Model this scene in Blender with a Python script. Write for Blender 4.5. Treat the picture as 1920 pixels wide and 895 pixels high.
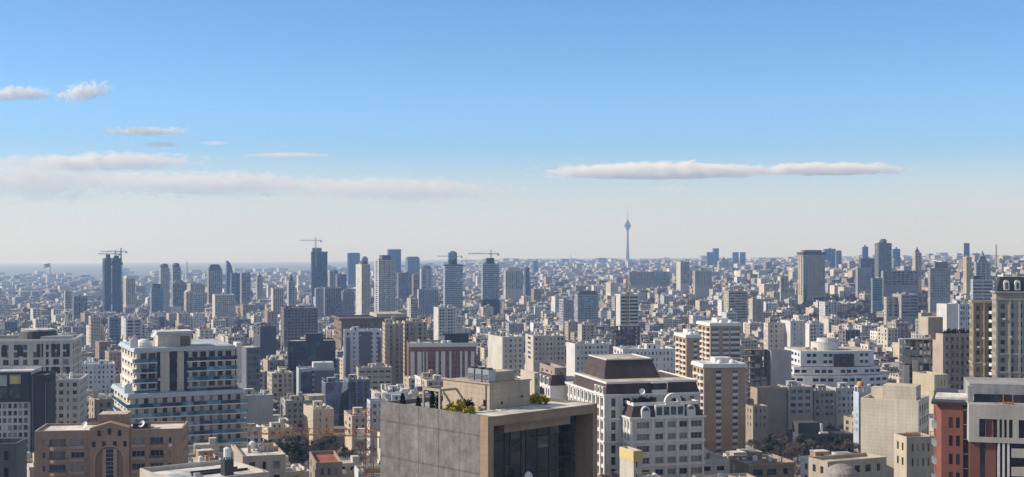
import bpy, bmesh, math, random
import numpy as np
R = math.radians
for o in list(bpy.data.objects): bpy.data.objects.remove(o, do_unlink=True)
scene = bpy.context.scene
col = scene.collection

# ---------------------------------------------------------------- camera, sky, sun, exposure
FPX = 2500.0            # focal length in photo pixels (photo 1920 wide)
EYE = 450.0             # photo row of the eye level
cam_d = bpy.data.cameras.new('camera')
cam_d.sensor_width = 36.0
cam_d.lens = FPX / 1920.0 * 36.0
cam_d.shift_y = (EYE - 447.5) / 1920.0
cam_d.clip_start = 1.0
cam_d.clip_end = 200000.0
cam = bpy.data.objects.new('camera', cam_d)
cam.location = (0, 0, 0)
cam.rotation_euler = (R(90), 0, 0)
col.objects.link(cam)
scene.camera = cam

SUN_EL = R(33.0)
SUN_AZ = R(-89.0)       # measured from the view direction (+Y), negative = to the left
world = bpy.data.worlds.new('World')
scene.world = world
world.use_nodes = True
wn = world.node_tree.nodes; wl = world.node_tree.links
sky = wn.new('ShaderNodeTexSky')
sky.sky_type = 'NISHITA'
sky.sun_disc = False
sky.sun_elevation = SUN_EL
sky.sun_rotation = SUN_AZ
sky.altitude = 5000.0
sky.air_density = 1.0
sky.dust_density = 0.3
sky.ozone_density = 5.0
bg = wn['Background']
bg.inputs['Strength'].default_value = 0.135
hsv = wn.new('ShaderNodeHueSaturation'); hsv.inputs['Hue'].default_value = 0.497       # clear deep blue low down, unseen sky overhead whitened to add neutral fill light
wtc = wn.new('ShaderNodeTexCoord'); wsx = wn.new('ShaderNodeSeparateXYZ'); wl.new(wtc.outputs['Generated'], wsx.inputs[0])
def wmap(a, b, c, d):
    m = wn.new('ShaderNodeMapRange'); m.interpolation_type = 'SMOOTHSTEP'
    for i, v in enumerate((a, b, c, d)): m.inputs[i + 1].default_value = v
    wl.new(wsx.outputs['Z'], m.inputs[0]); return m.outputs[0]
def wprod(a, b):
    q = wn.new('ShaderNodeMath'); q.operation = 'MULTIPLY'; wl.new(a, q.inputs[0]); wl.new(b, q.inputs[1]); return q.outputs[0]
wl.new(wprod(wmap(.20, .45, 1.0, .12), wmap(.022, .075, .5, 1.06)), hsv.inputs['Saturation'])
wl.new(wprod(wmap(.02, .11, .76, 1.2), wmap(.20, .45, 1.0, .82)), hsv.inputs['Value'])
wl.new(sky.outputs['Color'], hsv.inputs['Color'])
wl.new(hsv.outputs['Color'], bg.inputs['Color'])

sd = bpy.data.lights.new('sun', 'SUN')
sd.energy = 4.6
sd.angle = R(0.6)
sd.color = (1.0, 0.915, 0.83)
sun = bpy.data.objects.new('sun', sd)
sv = (math.sin(SUN_AZ) * math.cos(SUN_EL), math.cos(SUN_AZ) * math.cos(SUN_EL), math.sin(SUN_EL))
from mathutils import Vector, Matrix
sun.rotation_euler = Vector(sv).to_track_quat('Z', 'Y').to_euler()
sun.location = (-300, 100, 400)
col.objects.link(sun)

scene.view_settings.view_transform = 'Standard'
scene.view_settings.look = 'None'
scene.view_settings.gamma = 1.0
scene.view_settings.use_curve_mapping = False
scene.view_settings.exposure = 0.18
scene.render.engine = 'CYCLES'
scene.cycles.max_bounces = 10
scene.cycles.diffuse_bounces = 3
scene.cycles.glossy_bounces = 2
scene.cycles.volume_bounces = 1
scene.cycles.transparent_max_bounces = 8
scene.cycles.use_denoising = True
scene.cycles.sample_clamp_indirect = 4.0

HAZE_L = 11000.0        # metres over which the blue end fades to 1/e

# ---------------------------------------------------------------- terrain
GD = [0, 300, 450, 665, 1000, 1500, 2270, 3500, 5500, 8000, 11000, 16000, 25000, 42000]
GX = [0, 600, 960, 1300, 1600, 1920]
GY = [[1050]*6, [1050]*6, [932, 932, 932, 932, 925, 915],
      [840, 848, 852, 854, 842, 805],
      [745, 750, 752, 752, 725, 695],
      [668, 668, 668, 668, 640, 615],
      [617, 610, 606, 594, 562, 550],
      [580, 572, 561, 545, 522, 512],
      [550, 541, 528, 513, 501, 496],
      [527, 517, 506, 497, 491, 488],
      [516, 507, 493, 491, 487, 484],
      [505, 498, 489, 488, 485, 483],
      [499, 494, 487, 486, 483, 481],
      [495, 491, 485, 484, 481, 479]]
GDa = np.array(GD, float); GXa = np.array(GX, float); GYa = np.array(GY, float)
GZa = -(GYa - EYE) / FPX * GDa[:, None]
GZa[0, :] = GZa[1, :] + 12.0

def ground_z(X, D):
    D = min(max(D, 1.0), 41999.0)
    px = min(max(960 + X / max(D, 250) * FPX, -400), 2320)
    k = int(np.searchsorted(GDa, D) - 1); k = max(0, min(k, len(GD) - 2))
    t = (D - GDa[k]) / (GDa[k+1] - GDa[k])
    r0 = np.interp(px, GXa, GZa[k]); r1 = np.interp(px, GXa, GZa[k+1])
    return float(r0 * (1 - t) + r1 * t)

def at(px, py, D):
    return Vector(((px - 960) / FPX * D, D, (EYE - py) / FPX * D))

# ---------------------------------------------------------------- materials
MATS = {}
def new_mat(name):
    m = bpy.data.materials.new(name); m.use_nodes = True
    MATS[name] = m
    n = m.node_tree.nodes; l = m.node_tree.links
    return m, n, l, n['Principled BSDF']
def nd(n, t, **kw):
    o = n.new(t)
    for k, v in kw.items():
        if k in o.inputs: o.inputs[k].default_value = v
        else: setattr(o, k, v)
    return o
def mul(n, l, a, b):
    mx = n.new('ShaderNodeMix'); mx.data_type = 'RGBA'; mx.blend_type = 'MULTIPLY'
    mx.inputs[0].default_value = 1.0
    for i, s in ((6, a), (7, b)):
        if hasattr(s, 'is_linked') or hasattr(s, 'links'): l.new(s, mx.inputs[i])
        else: mx.inputs[i].default_value = s
    return mx.outputs[2]
def ramp(n, l, fac, stops):
    r = n.new('ShaderNodeValToRGB')
    e = r.color_ramp.elements
    while len(e) < len(stops): e.new(0.5)
    for i, (p, c) in enumerate(stops):
        e[i].position = p
        e[i].color = (c, c, c, 1) if not hasattr(c, '__len__') else (*c, 1)
    l.new(fac, r.inputs[0])
    return r.outputs['Color']
def coords(n, l, scale=(1, 1, 1), out='Object'):
    tc = n.new('ShaderNodeTexCoord'); mp = n.new('ShaderNodeMapping')
    mp.inputs['Scale'].default_value = scale
    l.new(tc.outputs[out], mp.inputs['Vector'])
    return mp.outputs['Vector']
def noise(n, l, vec, scale, detail=4.0, rough=0.55):
    t = nd(n, 'ShaderNodeTexNoise', Scale=scale, Detail=detail, Roughness=rough)
    l.new(vec, t.inputs['Vector'])
    return t.outputs['Fac']

def base_color(n, l, rgb):
    if rgb == 'object':
        return n.new('ShaderNodeObjectInfo').outputs['Color']
    if rgb == 'tint':
        a = n.new('ShaderNodeAttribute'); a.attribute_name = 'tint'
        return a.outputs['Color']
    c = n.new('ShaderNodeRGB'); c.outputs[0].default_value = (*rgb, 1)
    return c.outputs[0]

def wall_mat(name, rgb, rough=0.85, wear=1.0, joints=None, spec=0.3, mottle=0.0):
    """plaster / stone: large weather patches, rain streaks, fine grain, optional stone courses"""
    m, n, l, b = new_mat(name)
    c = base_color(n, l, rgb)
    v = coords(n, l)
    big = ramp(n, l, noise(n, l, v, 0.11, 5.0), [(0.3, 1.05 - 0.2 * wear), (0.7, 1.12 + 0.06 * wear)])
    c = mul(n, l, c, big)
    vs = coords(n, l, (1.3, 1.3, 0.06))
    st = ramp(n, l, noise(n, l, vs, 1.0, 5.0, 0.65), [(0.33, 1 - 0.17 * wear), (0.58, 1.0)])
    c = mul(n, l, c, st)
    fine = ramp(n, l, noise(n, l, v, 2.4, 3.0), [(0.25, 0.88), (0.75, 1.08)])
    c = mul(n, l, c, fine)
    if mottle:
        c = mul(n, l, c, ramp(n, l, noise(n, l, v, .55, 9.0, .78), [(0.33, 1 - mottle), (0.66, 1 + mottle * .5)]))
    if joints:
        vj = coords(n, l, (1, 1, 1))
        w = n.new('ShaderNodeTexWave'); w.wave_type = 'BANDS'; w.bands_direction = 'Z'
        w.inputs['Scale'].default_value = 0.314 / joints
        l.new(vj, w.inputs['Vector'])
        c = mul(n, l, c, ramp(n, l, w.outputs['Fac'], [(0.0, 0.7), (0.014, 1.0)]))
    l.new(c, b.inputs['Base Color'])
    b.inputs['Roughness'].default_value = rough
    b.inputs['Specular IOR Level'].default_value = spec
    bp = nd(n, 'ShaderNodeBump', Strength=0.25, Distance=0.05)
    l.new(noise(n, l, v, 3.0, 6.0), bp.inputs['Height'])
    l.new(bp.outputs['Normal'], b.inputs['Normal'])
    return m

def roof_mat(name, rgb, patch=(0.6, 1.15), rough=0.9):
    m, n, l, b = new_mat(name)
    c = base_color(n, l, rgb)
    v = coords(n, l, (1, 1, 1))
    c = mul(n, l, c, ramp(n, l, noise(n, l, v, 0.22, 6.0, 0.6), [(0.32, patch[0]), (0.62, patch[1])]))
    vr = coords(n, l, (1.0, 0.05, 1.0))
    c = mul(n, l, c, ramp(n, l, noise(n, l, vr, 1.1, 2.0), [(0.42, 0.86), (0.5, 1.0)]))
    l.new(c, b.inputs['Base Color'])
    b.inputs['Roughness'].default_value = rough
    return m

def plain_mat(name, rgb, rough=0.7, metal=0.0, spec=0.4, var=0.15, vscale=1.5):
    m, n, l, b = new_mat(name)
    c = base_color(n, l, rgb)
    v = coords(n, l)
    c = mul(n, l, c, ramp(n, l, noise(n, l, v, vscale, 4.0), [(0.3, 1 - var), (0.7, 1 + var * 0.6)]))
    l.new(c, b.inputs['Base Color'])
    b.inputs['Roughness'].default_value = rough
    b.inputs['Metallic'].default_value = metal
    b.inputs['Specular IOR Level'].default_value = spec
    return m

def glass_mat(name, rgb, rough=0.12, spec=0.6, var=0.5, vs=0.35):
    m, n, l, b = new_mat(name)
    c = base_color(n, l, rgb)
    v = coords(n, l)
    vo = nd(n, 'ShaderNodeTexVoronoi', Scale=vs)
    l.new(v, vo.inputs['Vector'])
    sep = n.new('ShaderNodeSeparateColor'); l.new(vo.outputs['Color'], sep.inputs[0])
    c = mul(n, l, c, ramp(n, l, sep.outputs[0], [(0.0, 1 - var), (1.0, 1 + var)]))
    l.new(c, b.inputs['Base Color'])
    b.inputs['Roughness'].default_value = rough
    b.inputs['Specular IOR Level'].default_value = spec
    bp = nd(n, 'ShaderNodeBump', Strength=0.06, Distance=0.05)
    l.new(noise(n, l, v, 0.6, 2.0), bp.inputs['Height'])
    l.new(bp.outputs['Normal'], b.inputs['Normal'])
    return m

M_WALL = wall_mat('painted_wall', 'object')
M_STONE = wall_mat('stone_courses', 'object', joints=0.9)
M_BRICK = wall_mat('brick_courses', 'object', joints=0.35, wear=0.8)
M_CONC = wall_mat('raw_concrete', 'object', wear=1.5, mottle=.2)
M_RWHITE = roof_mat('roof_white', (0.66, 0.64, 0.60))
M_RGREY = roof_mat('roof_grey', (0.36, 0.36, 0.37))
M_RTAN = roof_mat('roof_tan', (0.50, 0.45, 0.37))
M_RDARK = roof_mat('roof_dark', (0.11, 0.11, 0.12))
M_GDARK = glass_mat('glass_dark', (0.022, 0.026, 0.034))
M_GMID = glass_mat('glass_mid', (0.075, 0.085, 0.105))
M_GCURT = glass_mat('glass_with_curtain', (0.20, 0.19, 0.175), rough=0.3)
M_GBLUE = glass_mat('glass_blue', (0.035, 0.11, 0.19), rough=0.08, spec=0.8)
M_GTEAL = glass_mat('glass_teal', (0.03, 0.085, 0.10), rough=0.1, spec=0.7)
M_FRAME = plain_mat('window_frame_paint', (0.42, 0.41, 0.40))
M_FRAMED = plain_mat('window_frame_dark', (0.06, 0.06, 0.065))
M_TRIM = plain_mat('white_trim', (0.70, 0.68, 0.64))
M_TANK = plain_mat('white_tank', (0.72, 0.72, 0.70), rough=0.45)
M_STEEL = plain_mat('galvanised_steel', (0.40, 0.41, 0.42), rough=0.4, metal=0.6)
M_DARK = plain_mat('dark_metal', (0.035, 0.036, 0.04), rough=0.5)
M_ORANGE = plain_mat('orange_paint', (0.42, 0.17, 0.05), rough=0.5)
M_YELLOW = plain_mat('yellow_paint', (0.62, 0.42, 0.07), rough=0.5)
M_SLATE = roof_mat('mansard_shingle', (0.070, 0.048, 0.046), patch=(0.75, 1.2))
GLASSES = [M_GDARK, M_GDARK, M_GMID, M_GCURT]

# ---------------------------------------------------------------- mesh builder
class MB:
    def __init__(s): s.v = []; s.f = []; s.m = []
    def quad(s, pts, m=0):
        i = len(s.v); s.v.extend([tuple(p) for p in pts]); s.f.append(tuple(range(i, i + len(pts)))); s.m.append(m)
    def box(s, x0, x1, y0, y1, z0, z1, m=0, top=None):
        i = len(s.v)
        s.v.extend([(x0, y0, z0), (x1, y0, z0), (x1, y1, z0), (x0, y1, z0), (x0, y0, z1), (x1, y0, z1), (x1, y1, z1), (x0, y1, z1)])
        for q in ((0, 3, 2, 1), (0, 1, 5, 4), (1, 2, 6, 5), (2, 3, 7, 6), (3, 0, 4, 7)):
            s.f.append(tuple(i + k for k in q)); s.m.append(m)
        s.f.append((i + 4, i + 5, i + 6, i + 7)); s.m.append(m if top is None else top)
    def prism(s, pts, z0, z1, m=0, top=None, pts1=None):
        n = len(pts); i = len(s.v); pts1 = pts1 or pts
        s.v.extend([(p[0], p[1], z0) for p in pts]); s.v.extend([(p[0], p[1], z1) for p in pts1])
        for k in range(n):
            s.f.append((i + k, i + (k + 1) % n, i + n + (k + 1) % n, i + n + k)); s.m.append(m)
        s.f.append(tuple(i + n + k for k in range(n))); s.m.append(m if top is None else top)
        s.f.append(tuple(i + n - 1 - k for k in range(n))); s.m.append(m)
    def cyl(s, cx, cy, z0, z1, r0, r1=None, n=16, m=0, top=None):
        r1 = r0 if r1 is None else r1
        c = [(math.cos(2 * math.pi * k / n), math.sin(2 * math.pi * k / n)) for k in range(n)]
        s.prism([(cx + r0 * p, cy + r0 * q) for p, q in c], z0, z1, m, top, [(cx + r1 * p, cy + r1 * q) for p, q in c])
    def lathe(s, cx, cy, prof, n=20, m=0):
        i = len(s.v)
        for r, z in prof:
            for k in range(n):
                a = 2 * math.pi * k / n
                s.v.append((cx + r * math.cos(a), cy + r * math.sin(a), z))
        for j in range(len(prof) - 1):
            for k in range(n):
                s.f.append((i + j*n + k, i + j*n + (k+1) % n, i + (j+1)*n + (k+1) % n, i + (j+1)*n + k)); s.m.append(m)
        s.f.append(tuple(i + (len(prof)-1)*n + k for k in range(n))); s.m.append(m)
    def tube(s, p, q, r, r1=None, n=5, m=0):
        p = Vector(p); q = Vector(q); d = q - p
        if d.length < 1e-6: return
        r1 = r if r1 is None else r1
        d.normalize(); a = d.orthogonal().normalized(); b = d.cross(a)
        i = len(s.v)
        for c, rr in ((p, r), (q, r1)):
            for k in range(n):
                t = 2 * math.pi * k / n
                s.v.append(tuple(c + a * (rr * math.cos(t)) + b * (rr * math.sin(t))))
        for k in range(n):
            s.f.append((i + k, i + (k+1) % n, i + n + (k+1) % n, i + n + k)); s.m.append(m)
        s.f.append(tuple(i + n + k for k in range(n))); s.m.append(m)
        s.f.append(tuple(i + n - 1 - k for k in range(n))); s.m.append(m)
    def facade(s, p0, p1, rows, cols, sel, wall=0, cells=None):
        """wall from p0 to p1 (outside on the right-hand side); rows/cols = (edges, flags)"""
        dx, dy = p1[0] - p0[0], p1[1] - p0[1]
        L = math.hypot(dx, dy); ux, uy = dx / L, dy / L; nx, ny = uy, -ux
        ze, zf = rows; ce, cf = cols
        def P(u, z, d=0.0): return (p0[0] + ux * u - nx * d, p0[1] + uy * u - ny * d, z)
        for j in range(len(zf)):
            a, b = ze[j], ze[j + 1]
            if b - a < 1e-4: continue
            if not zf[j] or not any(cf):
                s.quad([P(0, a), P(L, a), P(L, b), P(0, b)], wall); continue
            for i in range(len(cf)):
                u, w = ce[i], ce[i + 1]
                if w - u < 1e-4: continue
                r = sel(i, j) if cf[i] else None
                if r is None:
                    s.quad([P(u, a), P(w, a), P(w, b), P(u, b)], wall); continue
                g, d = r
                s.quad([P(u, a, d), P(w, a, d), P(w, b, d), P(u, b, d)], g)
                s.quad([P(u, a), P(w, a), P(w, a, d), P(u, a, d)], wall)
                s.quad([P(u, b, d), P(w, b, d), P(w, b), P(u, b)], wall)
                s.quad([P(u, a), P(u, a, d), P(u, b, d), P(u, b)], wall)
                s.quad([P(w, a, d), P(w, a), P(w, b), P(w, b, d)], wall)
                if cells is not None:
                    cells.append((P((u + w) / 2, (a + b) / 2, d - 0.07), math.atan2(uy, ux), w - u, b - a))
    def build(s, name, mats, parent=None, color=None, merge=False, smooth=False):
        me = bpy.data.meshes.new(name)
        me.from_pydata(s.v, [], s.f)
        mats = mats if isinstance(mats, (list, tuple)) else [mats]
        for m in mats: me.materials.append(m)
        me.polygons.foreach_set('material_index', s.m)
        if smooth: me.polygons.foreach_set('use_smooth', [True] * len(s.f))
        if merge:
            bm = bmesh.new(); bm.from_mesh(me)
            bmesh.ops.remove_doubles(bm, verts=bm.verts, dist=0.002)
            bm.to_mesh(me); bm.free()
        me.update()
        o = bpy.data.objects.new(name, me); col.objects.link(o)
        if parent is not None: o.parent = parent
        if color is not None: o.color = (*color, 1)
        return o

def tag(o, label, cat, group=None):
    o['label'] = label; o['category'] = cat
    if group: o['group'] = group
    return o
def struct(o, kind='structure'):
    o['kind'] = kind; return o
def thing(name, label, cat, loc=(0, 0, 0), rz=0.0, group=None):
    o = bpy.data.objects.new(name, None); col.objects.link(o)
    o.empty_display_size = 2.0
    o.location = loc; o.rotation_euler = (0, 0, rz)
    return tag(o, label, cat, group)
def place(src, name, loc, rz=0.0, parent=None, scale=None, color=None):
    """a copy that shares its mesh"""
    o = src.copy(); col.objects.link(o); o.name = name
    o.location = loc; o.rotation_euler = (0, 0, rz); o.parent = parent
    if scale is not None: o.scale = scale
    if color is not None: o.color = (*color, 1)
    return o
def copy_tree(root, loc, rz=0.0, label=None, scale=None, group=None):
    r = root.copy(); col.objects.link(r); r.location = loc; r.rotation_euler = (0, 0, rz)
    if label: r['label'] = label
    if group: r['group'] = group
    if scale: r.scale = scale
    for ch in root.children:
        c = ch.copy(); col.objects.link(c); c.parent = r
        for g in ch.children:
            d = g.copy(); col.objects.link(d); d.parent = c
    return r

def bays(L, n, frac=0.5, margin=0.6):
    """column edges and flags: n windows of the given share of a bay"""
    if n < 1: return [0, L], [0]
    margin = min(margin, L * 0.2)
    w = (L - 2 * margin) / n
    e = [0.0]; f = []
    pat = random.Random(n * 7 + int(L * 10)).choice(((1, 1), (1.3, .75, 1.3), (.75, 1.2), (1.25, 1.25, .6), (1, .55, 1), (1.15, 1.15)))
    for k in range(n):
        fr_ = min(.93, frac * (pat[k % len(pat)] if frac < .7 else 1))
        a = margin + w * k + w * (1 - fr_) / 2
        e += [a, a + w * fr_]; f += [0, 1]
    e.append(L); f.append(0)
    return e, f
def floors(z0, h, fh, n, top, sill=0.3, head=0.85):
    """row edges and flags: n storeys counted from the top"""
    zt = h - top
    n = max(0, min(n, int((zt - z0) / fh)))
    e = [z0]; f = []
    for k in range(n):
        b = zt - fh * (n - k)
        e += [b + fh * sill, b + fh * head]; f += [0, 1]
    e.append(h); f.append(0)
    return e, f

WIN_CACHE = {}
def window_mesh(w, h, style):
    key = (round(w, 1), round(h, 1), style)
    if key not in WIN_CACHE:
        w, h = key[0], key[1]
        mb = MB(); t = 0.09
        X, Z = w / 2, h / 2
        mb.box(-X, X, -0.03, 0.05, Z - t, Z, 0); mb.box(-X, X, -0.03, 0.05, -Z, -Z + t, 0)
        mb.box(-X, -X + t, -0.03, 0.05, -Z + t, Z - t, 0); mb.box(X - t, X, -0.03, 0.05, -Z + t, Z - t, 0)
        k = max(1, int(round(w / 1.1)))
        for i in range(1, k):
            x = -X + w * i / k
            mb.box(x - t * 0.4, x + t * 0.4, -0.02, 0.05, -Z + t, Z - t, 0)
        mb.quad([(-X + t, 0.02, -Z + t), (X - t, 0.02, -Z + t), (X - t, 0.02, Z - t), (-X + t, 0.02, Z - t)], 1)
        gl = {'d': M_GDARK, 'm': M_GMID, 'c': M_GCURT, 'b': M_GBLUE}[style[0]]
        fr = M_FRAMED if style[1] == 'd' else M_FRAME
        o = mb.build('window', [fr, gl])
        WIN_CACHE[key] = o.data
        bpy.data.objects.remove(o)
    return WIN_CACHE[key]
def add_windows(root, cells, rng, frame='l', mix='ddmc', limit=100):
    for (p, rz, w, h) in cells[:limit]:
        o = bpy.data.objects.new('window', window_mesh(w - 0.02, h - 0.02, rng.choice(mix) + frame))
        col.objects.link(o); o.location = p; o.rotation_euler = (0, 0, rz); o.parent = root
        if rng.random() < .13:
            place(P_AC, 'air_conditioner', (p[0] + math.sin(rz) * .75 + math.cos(rz) * w * rng.uniform(-.3, .3), p[1] - math.cos(rz) * .75 + math.sin(rz) * w * rng.uniform(-.3, .3), p[2] - h / 2 - .75), rz, root)

# list of everything that stands, for keeping filler blocks clear of what the photo shows
FOOT = []     # (cx, cy, radius)
VIEW = []     # (px0, px1, ytop, yvisible_bottom, D, phrase)

class Bld:
    """a building given by its nearest vertical edge: photo column xc at distance D, the front face runs right to
    column xr, the side face runs back left to column xl; th = turn of the front face, ytop = photo row of the roof edge there"""
    def __init__(s, name, label, cat, xc, D, ytop, th=15, xl=None, xr=None, a=None, b=None, vis=None, phrase=None, group=None, sink=1.5):
        s.D = D; s.X = (xc - 960) / FPX * D
        for _ in range(30):             # turn the block until its side face has a believable depth
            t = s.t = R(th); s.ct, s.st = math.cos(t), math.sin(t)
            s.a = a if a else s.fx(xr)
            s.b = b if b else s.ly(xl)
            if b or 6 < s.b < max(26, min(45, 1.3 * s.a)): break
            if 0 < s.b <= 6:
                th -= 1.5
                if th < -9: s.b = max(s.b, 7.0); break
            else: th += 1.5
        s.th = th
        zt = (EYE - ytop) / FPX * D
        cx = s.X + s.ct * s.a / 2 - s.st * s.b / 2; cy = D + s.st * s.a / 2 + s.ct * s.b / 2
        zg = min(ground_z(s.X, D), ground_z(cx, cy))
        s.zb = zg - sink; s.h = zt - s.zb
        s.root = thing(name, label, cat, (s.X, D, s.zb), t, group)
        FOOT.append((cx, cy, math.hypot(s.a, s.b) / 2, s.X, D, s.ct, s.st, s.a, s.b))
        x0 = min(s.px(0, 0)[0], s.px(0, s.b)[0]); x1 = max(s.px(s.a, 0)[0], s.px(s.a, s.b)[0])
        VIEW.append((x0, x1, ytop, vis if vis else ytop + 60, D, phrase, s.root))
        s.cells = []
    def fx(s, px):
        tx = (px - 960) / FPX
        return (tx * s.D - s.X) / (s.ct - tx * s.st)
    def fxy(s, px, y):
        tx = (px - 960) / FPX
        return (tx * (s.D + s.ct * y) - s.X + s.st * y) / (s.ct - tx * s.st)
    def ly(s, px):
        tx = (px - 960) / FPX
        return (tx * s.D - s.X) / (-s.st - tx * s.ct)
    def px(s, x, y, z=0):
        X = s.X + s.ct * x - s.st * y; Y = s.D + s.st * x + s.ct * y
        return 960 + X / Y * FPX, EYE - (s.zb + z) / Y * FPX
    def fz(s, py, x=0.0, y=0.0):
        """local height of photo row py above the point (x, y) of the plan"""
        Y = s.D + s.st * x + s.ct * y
        return (EYE - py) / FPX * Y - s.zb
    def world(s, x, y, z):
        return Vector((s.X + s.ct * x - s.st * y, s.D + s.st * x + s.ct * y, s.zb + z))

def shell(mb, x0, x1, y0, y1, z0, h, fh, n, sides, rng, top=0.9, wall=0, roof=1, glass=(2, 3, 4), par=0.8, sill=0.3, head=0.85, cells=None, depth=0.3, loggia=0.0, drop=0.0):
    """walls with recessed windows on each side, parapet and roof as one closed skin. sides: f l r b -> (bays, share)"""
    P = {'f': ((x0, y0), (x1, y0)), 'r': ((x1, y0), (x1, y1)), 'b': ((x1, y1), (x0, y1)), 'l': ((x0, y1), (x0, y0))}
    rows = floors(z0, h, fh, n, top, sill, head)
    for k, (p0, p1) in P.items():
        L = math.hypot(p1[0] - p0[0], p1[1] - p0[1])
        sp = sides.get(k)
        cols = bays(L, sp[0], sp[1], sp[2] if len(sp) > 2 else 0.8) if sp else ([0, L], [0])
        dp = sp[3] if sp and len(sp) > 3 else depth
        deep = {i for i in range(len(cols[1])) if rng.random() < loggia}
        mb.facade(p0, p1, rows, cols, lambda i, j: None if rng.random() < drop else ((glass[0], 1.3) if i in deep else (rng.choice(glass), dp)), wall, cells if k in 'fl' else None)
    t = 0.35
    o = [(x0, y0), (x1, y0), (x1, y1), (x0, y1)]; q = [(x0 + t, y0 + t), (x1 - t, y0 + t), (x1 - t, y1 - t), (x0 + t, y1 - t)]
    for k in range(4):
        k2 = (k + 1) % 4
        mb.quad([(*o[k], h), (*o[k2], h), (*q[k2], h), (*q[k], h)], wall)
        mb.quad([(*q[k], h), (*q[k2], h), (*q[k2], h - par), (*q[k], h - par)], wall)
    mb.quad([(*p, h - par) for p in q], roof)
M_RREDD = roof_mat('roof_red_sheet', (.30, .085, .065))
M_RYELLOW = roof_mat('roof_yellow', (.60, .47, .16))
M_YPANEL = plain_mat('yellow_panel', (.60, .48, .20))
M_GLILAC = glass_mat('glass_lilac', (.16, .18, .27), rough=.2)
M_LILAC = plain_mat('lilac_metal', (.26, .26, .36), rough=.4)
M_SLATEP = plain_mat('slate_panel_paint', (.13, .13, .15), rough=.6)
M_RNAVY = roof_mat('roof_navy', (.022, .027, .06))
M_OTANK = plain_mat('orange_tank_paint', (.60, .28, .04))
M_BRICKF = wall_mat('brick_infill', (.22, .085, .065), joints=.35)
M_RUST = plain_mat('rusty_steel', (.20, .11, .06), rough=.8)
# ---------------------------------------------------------------- small roof-top pieces (prototypes, meshes shared by copies)
def proto(mb, name, mats, **kw):
    o = mb.build(name, mats, **kw); col.objects.unlink(o); return o
mb = MB()
mb.box(-2.2, 2.2, -1.8, 1.8, 0, 2.7, 0, 1); mb.box(-2.4, 2.4, -2.0, 2.0, 2.7, 2.95, 0, 1); mb.box(-0.5, 0.5, -1.87, -1.8, 0.1, 2.1, 2)
P_HUT = proto(mb, 'rooftop_hut', [M_WALL, M_RWHITE, M_GDARK])
mb = MB()
mb.box(-3.6, 3.6, -2.2, 2.2, 0, 3.1, 0, 1); mb.box(1.0, 3.2, -1.6, 1.4, 3.1, 4.9, 0, 1); mb.box(-2.6, -1.5, -2.27, -2.2, 0.9, 2.2, 2); mb.box(0.2, 1.1, -2.27, -2.2, 0.1, 2.1, 2)
P_HUTBIG = proto(mb, 'rooftop_hut', [M_WALL, M_RTAN, M_GDARK])
mb = MB(); mb.cyl(0, 0, 0.5, 2.2, 0.75, n=12); mb.cyl(0, 0, 2.2, 2.5, 0.75, 0.25, n=12)
for sx, sy in ((-.5, -.5), (.5, -.5), (.5, .5), (-.5, .5)): mb.box(sx - .06, sx + .06, sy - .06, sy + .06, 0, 0.55)
P_TANK = proto(mb, 'water_tank', M_TANK)
mb = MB(); mb.box(-.55, .55, -.55, .55, .45, 1.5)
for k in range(5): mb.box(-.57, .57, -.57, .57, .6 + k * .17, .64 + k * .17)
for sx, sy in ((-.5, -.5), (.5, -.5), (.5, .5), (-.5, .5)): mb.box(sx - .05, sx + .05, sy - .05, sy + .05, 0, 0.5)
mb.tube((.55, 0, .9), (1.3, 0, .9), .22, n=8); mb.tube((1.2, 0, .95), (1.2, 0, 0), .2, n=8)
P_COOLER = proto(mb, 'air_cooler', M_STEEL)
mb = MB(); mb.lathe(0, 0, [(0.02, 0), (.35, .06), (.62, .2), (.8, .38), (.77, .38), (.6, .22), (.33, .09), (.01, .04)], 14)
me_d = mb
P_DISH = proto(mb, 'satellite_dish', M_TANK)
P_DISH.rotation_euler = (R(60), 0, 0)

mb = MB(); mb.tube((0, 0, 0), (0, 0, 4.2), .05, .03, 5); mb.tube((-.7, 0, 3.9), (.7, 0, 3.9), .025, n=4); mb.tube((-.5, 0, 3.5), (.5, 0, 3.5), .025, n=4); mb.tube((-.6, 0, 3.1), (.6, 0, 3.1), .025, n=4)
P_AERIAL = proto(mb, 'roof_aerial', M_STEEL)
mb = MB(); mb.box(-.45, .45, -.35, .35, 0, 1.7); mb.box(-.55, .55, -.45, .45, 1.7, 1.9)
P_CHIMNEY = proto(mb, 'chimney', M_WALL)
mb = MB(); mb.box(-2.6, 2.6, -.1, .1, 0, 1.3)
P_PARTITION = proto(mb, 'roof_partition', M_WALL)
mb = MB(); mb.box(-2.2, 2.2, -.3, .3, .2, .8); mb.box(1.6, 2.2, .3, 1.8, .2, .8); mb.box(-1.2, -.6, -.2, .2, 0, .2); mb.box(.8, 1.2, -.2, .2, 0, .2)
P_DUCT = proto(mb, 'roof_duct', M_STEEL)

mb = MB(); mb.box(-.45, .45, -.2, .45, 0, .65); mb.box(-.3, .3, -.23, -.2, .1, .55)
P_AC = proto(mb, 'air_conditioner', M_TANK)

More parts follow.
